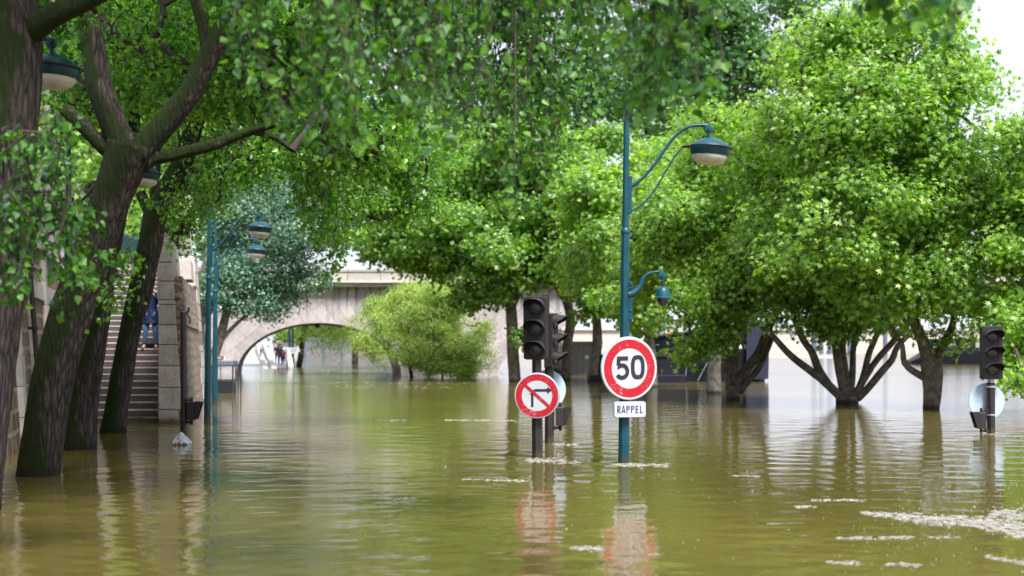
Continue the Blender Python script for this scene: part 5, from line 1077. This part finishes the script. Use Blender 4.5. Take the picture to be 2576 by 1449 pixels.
poplar('third poplar, slim dark trunk leaning in front of the steps', 26.3,
       [[(285, 1088, 66), (291, 1040, 58), (300, 981, 57), (312, 910, 54), (325, 842, 53), (340, 780, 56), (354, 730, 60), (368, 660, 60), (381, 600, 60), (392, 535, 58), (408, 500, 54), (430, 460, 52), (459, 406, 50), (481, 338, 46), (510, 250, 36), (550, 150, 26), (590, 30, 18)],
        [(385, 548, 34), (366, 515, 28), (352, 484, 26)], [(388, 530, 30), (387, 490, 20), (393, 450, 15), (400, 400, 11)]],
       [blob(620, 400, 27, 250, 130, 2.0), blob(830, 420, 27, 210, 120, 2.0), blob(520, 250, 27, 250, 170, 2.0), blob(950, 350, 27.5, 230, 130, 2.0), blob(800, 560, 27, 95, 75, 1.0), blob(1010, 500, 28, 120, 75, 1.2), blob(560, 560, 27.5, 110, 50, 1.0), blob(460, 600, 27.5, 50, 45, .6), blob(620, -150, 26.5, 600, 160, 3)], 3800, bark=PB, rough=0.04, n=22, sub=18, gaps=[(560, 740, 455, 900), (505, 860, 525, 900), (640, 840, 440, 900)])
poplar('nearest poplar at the left edge, huge blurred trunk', 13.6,
       [[(-95, 1275, 190), (-70, 1100, 175), (-45, 900, 165), (-20, 700, 158), (0, 500, 158), (10, 350, 162), (20, 200, 168), (18, 80, 170), (0, -60, 150), (-20, -400, 110)], [(60, 90, 80), (130, 40, 60, -.2), (220, 0, 50, -.4), (330, -60, 44, -.6), (600, -220, 30, -1)]],
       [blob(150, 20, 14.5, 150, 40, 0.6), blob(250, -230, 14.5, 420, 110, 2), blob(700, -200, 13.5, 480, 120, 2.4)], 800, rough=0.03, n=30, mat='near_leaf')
# --- overhanging branches of a tree standing outside the frame on the left
def strands(root, off, spec, bark=True):
    segs = []; P = []; Nn = []; Up = []; sz = []
    for (x0, y0, x1, y1, D, w, dd, ns, lsz) in spec:
        for _ in range(ns):
            a = np.array(W(x0+RNG.uniform(-w, w), y0, D+RNG.uniform(-dd, dd))); b = np.array(W(x1+RNG.uniform(-w, w)*.8, y1+RNG.normal(0, 28)-abs(RNG.normal(0, 40)), D+RNG.uniform(-dd, dd)))
            L = np.linalg.norm(b-a); n = max(6, int(L/0.07)); f = np.linspace(0, 1, n)[:, None]; bow = RNG.normal(0, .17, 3)*L
            pts = a*(1-f)+b*f+np.sin(f*math.pi)*bow; pts[:, 2] += 0.12*L*np.sin(f[:, 0]*math.pi)
            for i in range(n-1): segs.append((pts[i]-off, pts[i+1]-off, .0065*(1-f[i, 0])+.0022, .0065*(1-f[i+1, 0])+.0022))
            for i in range(1, n):
                for q in range(RNG.integers(2, 7)):
                    o = RNG.normal(0, 1, 3); o /= np.linalg.norm(o); st = pts[i]+o*np.array([1, 1, .6])*RNG.uniform(.02, .15)-np.array([0, 0, RNG.uniform(0, .06)])
                    P.append(st); Up.append(unit(np.array([o[0]*.7, o[1]*.7, -0.7])+RNG.normal(0, .5, 3))); Nn.append(unit(np.array([o[0], o[1], .3])+RNG.normal(0, .7, 3))); sz.append(lsz*RNG.uniform(.45, 1.05))
                    if q == 0: segs.append((pts[i]-off, st-off, .002, .0012))
    return segs, np.array(P), np.array(Nn), np.array(Up), np.array(sz)
def overhang():
    base = np.array([-6.2, 8.2, 0.0]); root = thing('poplar_tree', 'poplar outside the frame whose blurred drooping branches hang across the top', 'tree', tuple(base), 0, GP)
    mb = MB(); pts, rr = spline([(-6.2, 8.2, -1), (-6.0, 8.2, 1.5), (-5.6, 8.3, 4), (-5.0, 8.4, 6.2)], [.34, .32, .28, .22], .15); mb.tube([p-base for p in pts], rr, 18)
    for L in ([(-5.3, 8.3, 4.8), (-4.2, 8.8, 5.0), (-3.2, 9.2, 4.75), (-1.8, 9.4, 4.9), (0.3, 9.2, 5.0), (1.6, 8.6, 4.7), (2.6, 8, 4.2)], [(-5.2, 8.4, 5.3), (-3.5, 10.5, 5.9), (-1.2, 12, 5.9), (0.6, 12.4, 5.4)], [(-5.2, 8.4, 5.0), (-4.5, 7.2, 5.4), (-2, 6.8, 5.2), (1.0, 6.8, 4.6), (3.2, 6.8, 4.2)], [(-5.6, 8.3, 4.0), (-4.6, 9.3, 4.2), (-3.9, 9.8, 4.0)]):
        pts, rr = spline(L, list(np.linspace(.11, .02, len(L))), .12); mb.tube([p-base for p in pts], rr, 10)
    mb.build('trunk', PP, root, smooth=True)
    spec = [(740, -160, 790, 300, 9.0, 100, .5, 13, .075), (920, -160, 1000, 260, 9.0, 110, .6, 15, .075), (1050, -160, 1090, 340, 8.8, 80, .5, 9, .075), (860, -120, 880, 400, 8.2, 50, .5, 5, .075),
            (1230, -160, 1290, 420, 12.0, 110, .9, 24, .075), (1130, -160, 1180, 310, 12.0, 90, .8, 12, .075), (1400, -160, 1340, 240, 12.4, 110, .8, 13, .075), (1330, 100, 1370, 470, 12.0, 40, .5, 8, .075),
            (1480, -160, 1540, 150, 9.5, 90, .5, 12, .078), (1600, -160, 1640, 270, 8.2, 50, .4, 8, .078), (1570, -160, 1580, 300, 8.6, 40, .4, 5, .078), (1790, -160, 1770, 20, 8.0, 60, .4, 6, .078), (1690, -160, 1725, 190, 8.2, 45, .4, 6, .078),
            (2240, -160, 2290, 75, 7.2, 60, .3, 5, .085), (2330, -160, 2370, 65, 7.2, 50, .3, 4, .085), (2200, -160, 2200, 25, 7.2, 30, .3, 3, .085),
            (600, -160, 640, 40, 9.5, 90, .6, 4, .075), (60, 330, 80, 640, 10.2, 70, .4, 13, .075), (30, 480, 30, 740, 10.0, 45, .4, 9, .075), (130, 480, 175, 700, 10.4, 45, .4, 9, .075), (170, 560, 205, 640, 10.6, 25, .3, 3, .075),
            (1010, 560, 1100, 600, 14, 30, .5, 0, .07), (280, 640, 265, 790, 14.2, 26, .25, 5, .075), (250, 720, 300, 760, 14.2, 22, .2, 3, .075), (325, 640, 325, 730, 14.2, 14, .2, 3, .075),
            (790, 430, 790, 600, 20, 45, .6, 16, .085), (835, 440, 840, 670, 21, 26, .5, 16, .085), (420, 520, 440, 600, 24, 30, .5, 8, .085), (500, 470, 510, 555, 24, 45, .6, 10, .085)]
    near = [q for q in spec if q[4] < 13]; mid = [q for q in spec if q[4] >= 13]
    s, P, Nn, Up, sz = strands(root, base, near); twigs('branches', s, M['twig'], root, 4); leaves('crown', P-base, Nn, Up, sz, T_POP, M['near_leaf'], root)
    b2 = np.array([-10.5, 16.5, 0.0]); r2 = thing('poplar_tree', 'poplar outside the frame sending low leafy sprays before the steps and stems', 'tree', tuple(b2), 0, GP)
    mb = MB(); pts, rr = spline([(-10.5, 16.5, -1), (-10.2, 16.5, 2), (-9, 17, 5)], [.3, .28, .2], .2); mb.tube([p-b2 for p in pts], rr, 14)
    for L in ([(-9, 17, 4.9), (-7.5, 18.5, 6.6), (-4.5, 20, 7.0), (-2.8, 20.5, 6.2), (-2.5, 20.6, 4.4)], [(-9.3, 17, 4), (-6.5, 15.2, 3.3), (-4.3, 14.3, 2.7)], [(-8.8, 17.2, 4.9), (-7.6, 20, 6.9), (-6.0, 23.4, 6.8), (-5.5, 24, 4.2)]): pts, rr = spline(L, list(np.linspace(.07, .010, len(L))), .12); mb.tube([p-b2 for p in pts], rr, 8)
    mb.build('trunk', PP, r2, smooth=True)
    s, P, Nn, Up, sz = strands(r2, b2, mid); twigs('branches', s, M['twig'], r2, 4); leaves('crown', P-b2, Nn, Up, sz, T_POP, M['poplar_leaf'], r2)
overhang()

# ================================================================== foam
def foam():
    mbv = []; fs = []; n = 9; rg = random.Random(3)
    def blobf(x, y, a, b, h):
        o = len(mbv); ph = rg.uniform(0, 6)
        for rr_, zz_ in ((1.0, -0.006), (0.8, h*0.7), (0.4, h)):
            for k in range(n): t = 2*math.pi*k/n; w = rr_*(1+0.22*math.sin(2*t+ph)+0.14*math.sin(5*t+ph*2)); mbv.append((x+a*w*math.cos(t), y+b*w*math.sin(t), 0.004+zz_))
        for r in range(2): fs.extend([(o+r*n+k, o+r*n+(k+1) % n, o+(r+1)*n+(k+1) % n, o+(r+1)*n+k) for k in range(n)])
        fs.append(tuple(o+2*n+k for k in range(n)))
    def streak(x0, y0, x1, y1, th, cnt, sz, tail=0.35):
        th *= 1.35
        for _ in range(int(cnt*.75)):
            f = rg.random(); f = f if math.sin(f*23+y0)+math.sin(f*61+x0) > rg.uniform(-1.4, .6) else rg.random(); y = y0+(y1-y0)*f+rg.gauss(0, th*(0.3+tail*f)); x = x0+(x1-x0)*f+rg.gauss(0, 4); D = DW(max(y, 900)); s = sz*rg.uniform(.3, 1.3)
            s *= .42; blobf(WX(x, D), D, s*rg.uniform(1.2, 3.2), s*rg.uniform(.3, 0.9), .0035*rg.uniform(.4, 1))
    def dots(x0, y0, x1, y1, cnt, sz):
        for _ in range(cnt):
            y = rg.uniform(y0, y1); x = rg.uniform(x0, x1); D = DW(y); s = sz*.5*rg.uniform(.3, 1.1)*(1.9 if rg.random() < .08 else 1); blobf(WX(x, D), D, s*rg.uniform(1, 1.8), s, s*.9)
    streak(1325, 1157, 1420, 1160, 5, 230, .035); streak(1400, 1160, 1460, 1163, 3, 60, .03); streak(1540, 1170, 1620, 1170, 4, 210, .035); streak(1600, 1168, 1680, 1171, 3, 90, .03)
    streak(1395, 1118, 1450, 1119, 2.5, 90, .03); streak(2485, 1092, 2530, 1095, 1.5, 40, .03); streak(2530, 1098, 2576, 1100, 1, 20, .03)
    streak(1120, 1057, 1300, 1058, 1.4, 150, .045); streak(940, 1058, 1030, 1057, 1, 50, .05); streak(1160, 1206, 1330, 1210, 1.5, 90, .035); streak(960, 1256, 1050, 1256, 3, 70, .035)  # final streak is a bluish highlight on the water, laid on as pale blobs
    streak(2172, 1290, 2400, 1312, 5, 800, .028, .6); streak(2380, 1305, 2620, 1335, 9, 1500, .030, .6); streak(2490, 1290, 2640, 1300, 9, 500, .028)
    streak(2108, 1353, 2235, 1354, 2, 260, .02); streak(2240, 1352, 2290, 1353, 2.5, 70, .02); streak(2335, 1352, 2420, 1353, 2.5, 70, .02); streak(2050, 1258, 2175, 1259, 2, 150, .022); streak(1995, 1274, 2050, 1274, 2, 60, .022)
    streak(1436, 1378, 1515, 1382, 4, 120, .02); streak(1500, 1382, 1510, 1383, 3, 20, .02); streak(2075, 1415, 2160, 1418, 3, 70, .018); streak(2230, 1419, 2310, 1422, 3, 60, .018); streak(1840, 1197, 1900, 1199, 1.5, 60, .028); streak(2480, 1400, 2576, 1418, 4, 110, .02); streak(2480, 1330, 2600, 1350, 8, 160, .02)
    streak(1630, 1395, 1660, 1395, 1.5, 18, .02); streak(1390, 1120, 1420, 1165, 2, 30, .02)
    dots(1480, 1060, 2100, 1250, 150, .007); dots(2250, 1190, 2576, 1290, 150, .010); dots(2100, 1300, 2576, 1440, 120, .007); dots(960, 1060, 1330, 1260, 60, .008); dots(1300, 1250, 2100, 1440, 50, .007)
    for y, th, c in ((953, 1.5, 120), (962, 2.5, 120), (972, 3, 60)): streak(640, y, 1260, y+2, th, c, .09)
    for _ in range(90): # choppy water under the arch and on the river
        y = rg.uniform(925, 943); x = rg.uniform(800, 1010); D = DW(y); blobf(WX(x, D), D, rg.uniform(.04, .12), .04, .012)
    o = len(mbv); me = bpy.data.meshes.new('foam'); me.from_pydata(mbv, [], fs); me.shade_smooth(); me.materials.append(M['foam']); ob = bpy.data.objects.new('foam', me); C.objects.link(ob)
    tag(ob, 'white foam streaks and bubbles drifting on the flood, with one painted water highlight', None, None, 'stuff')
foam()
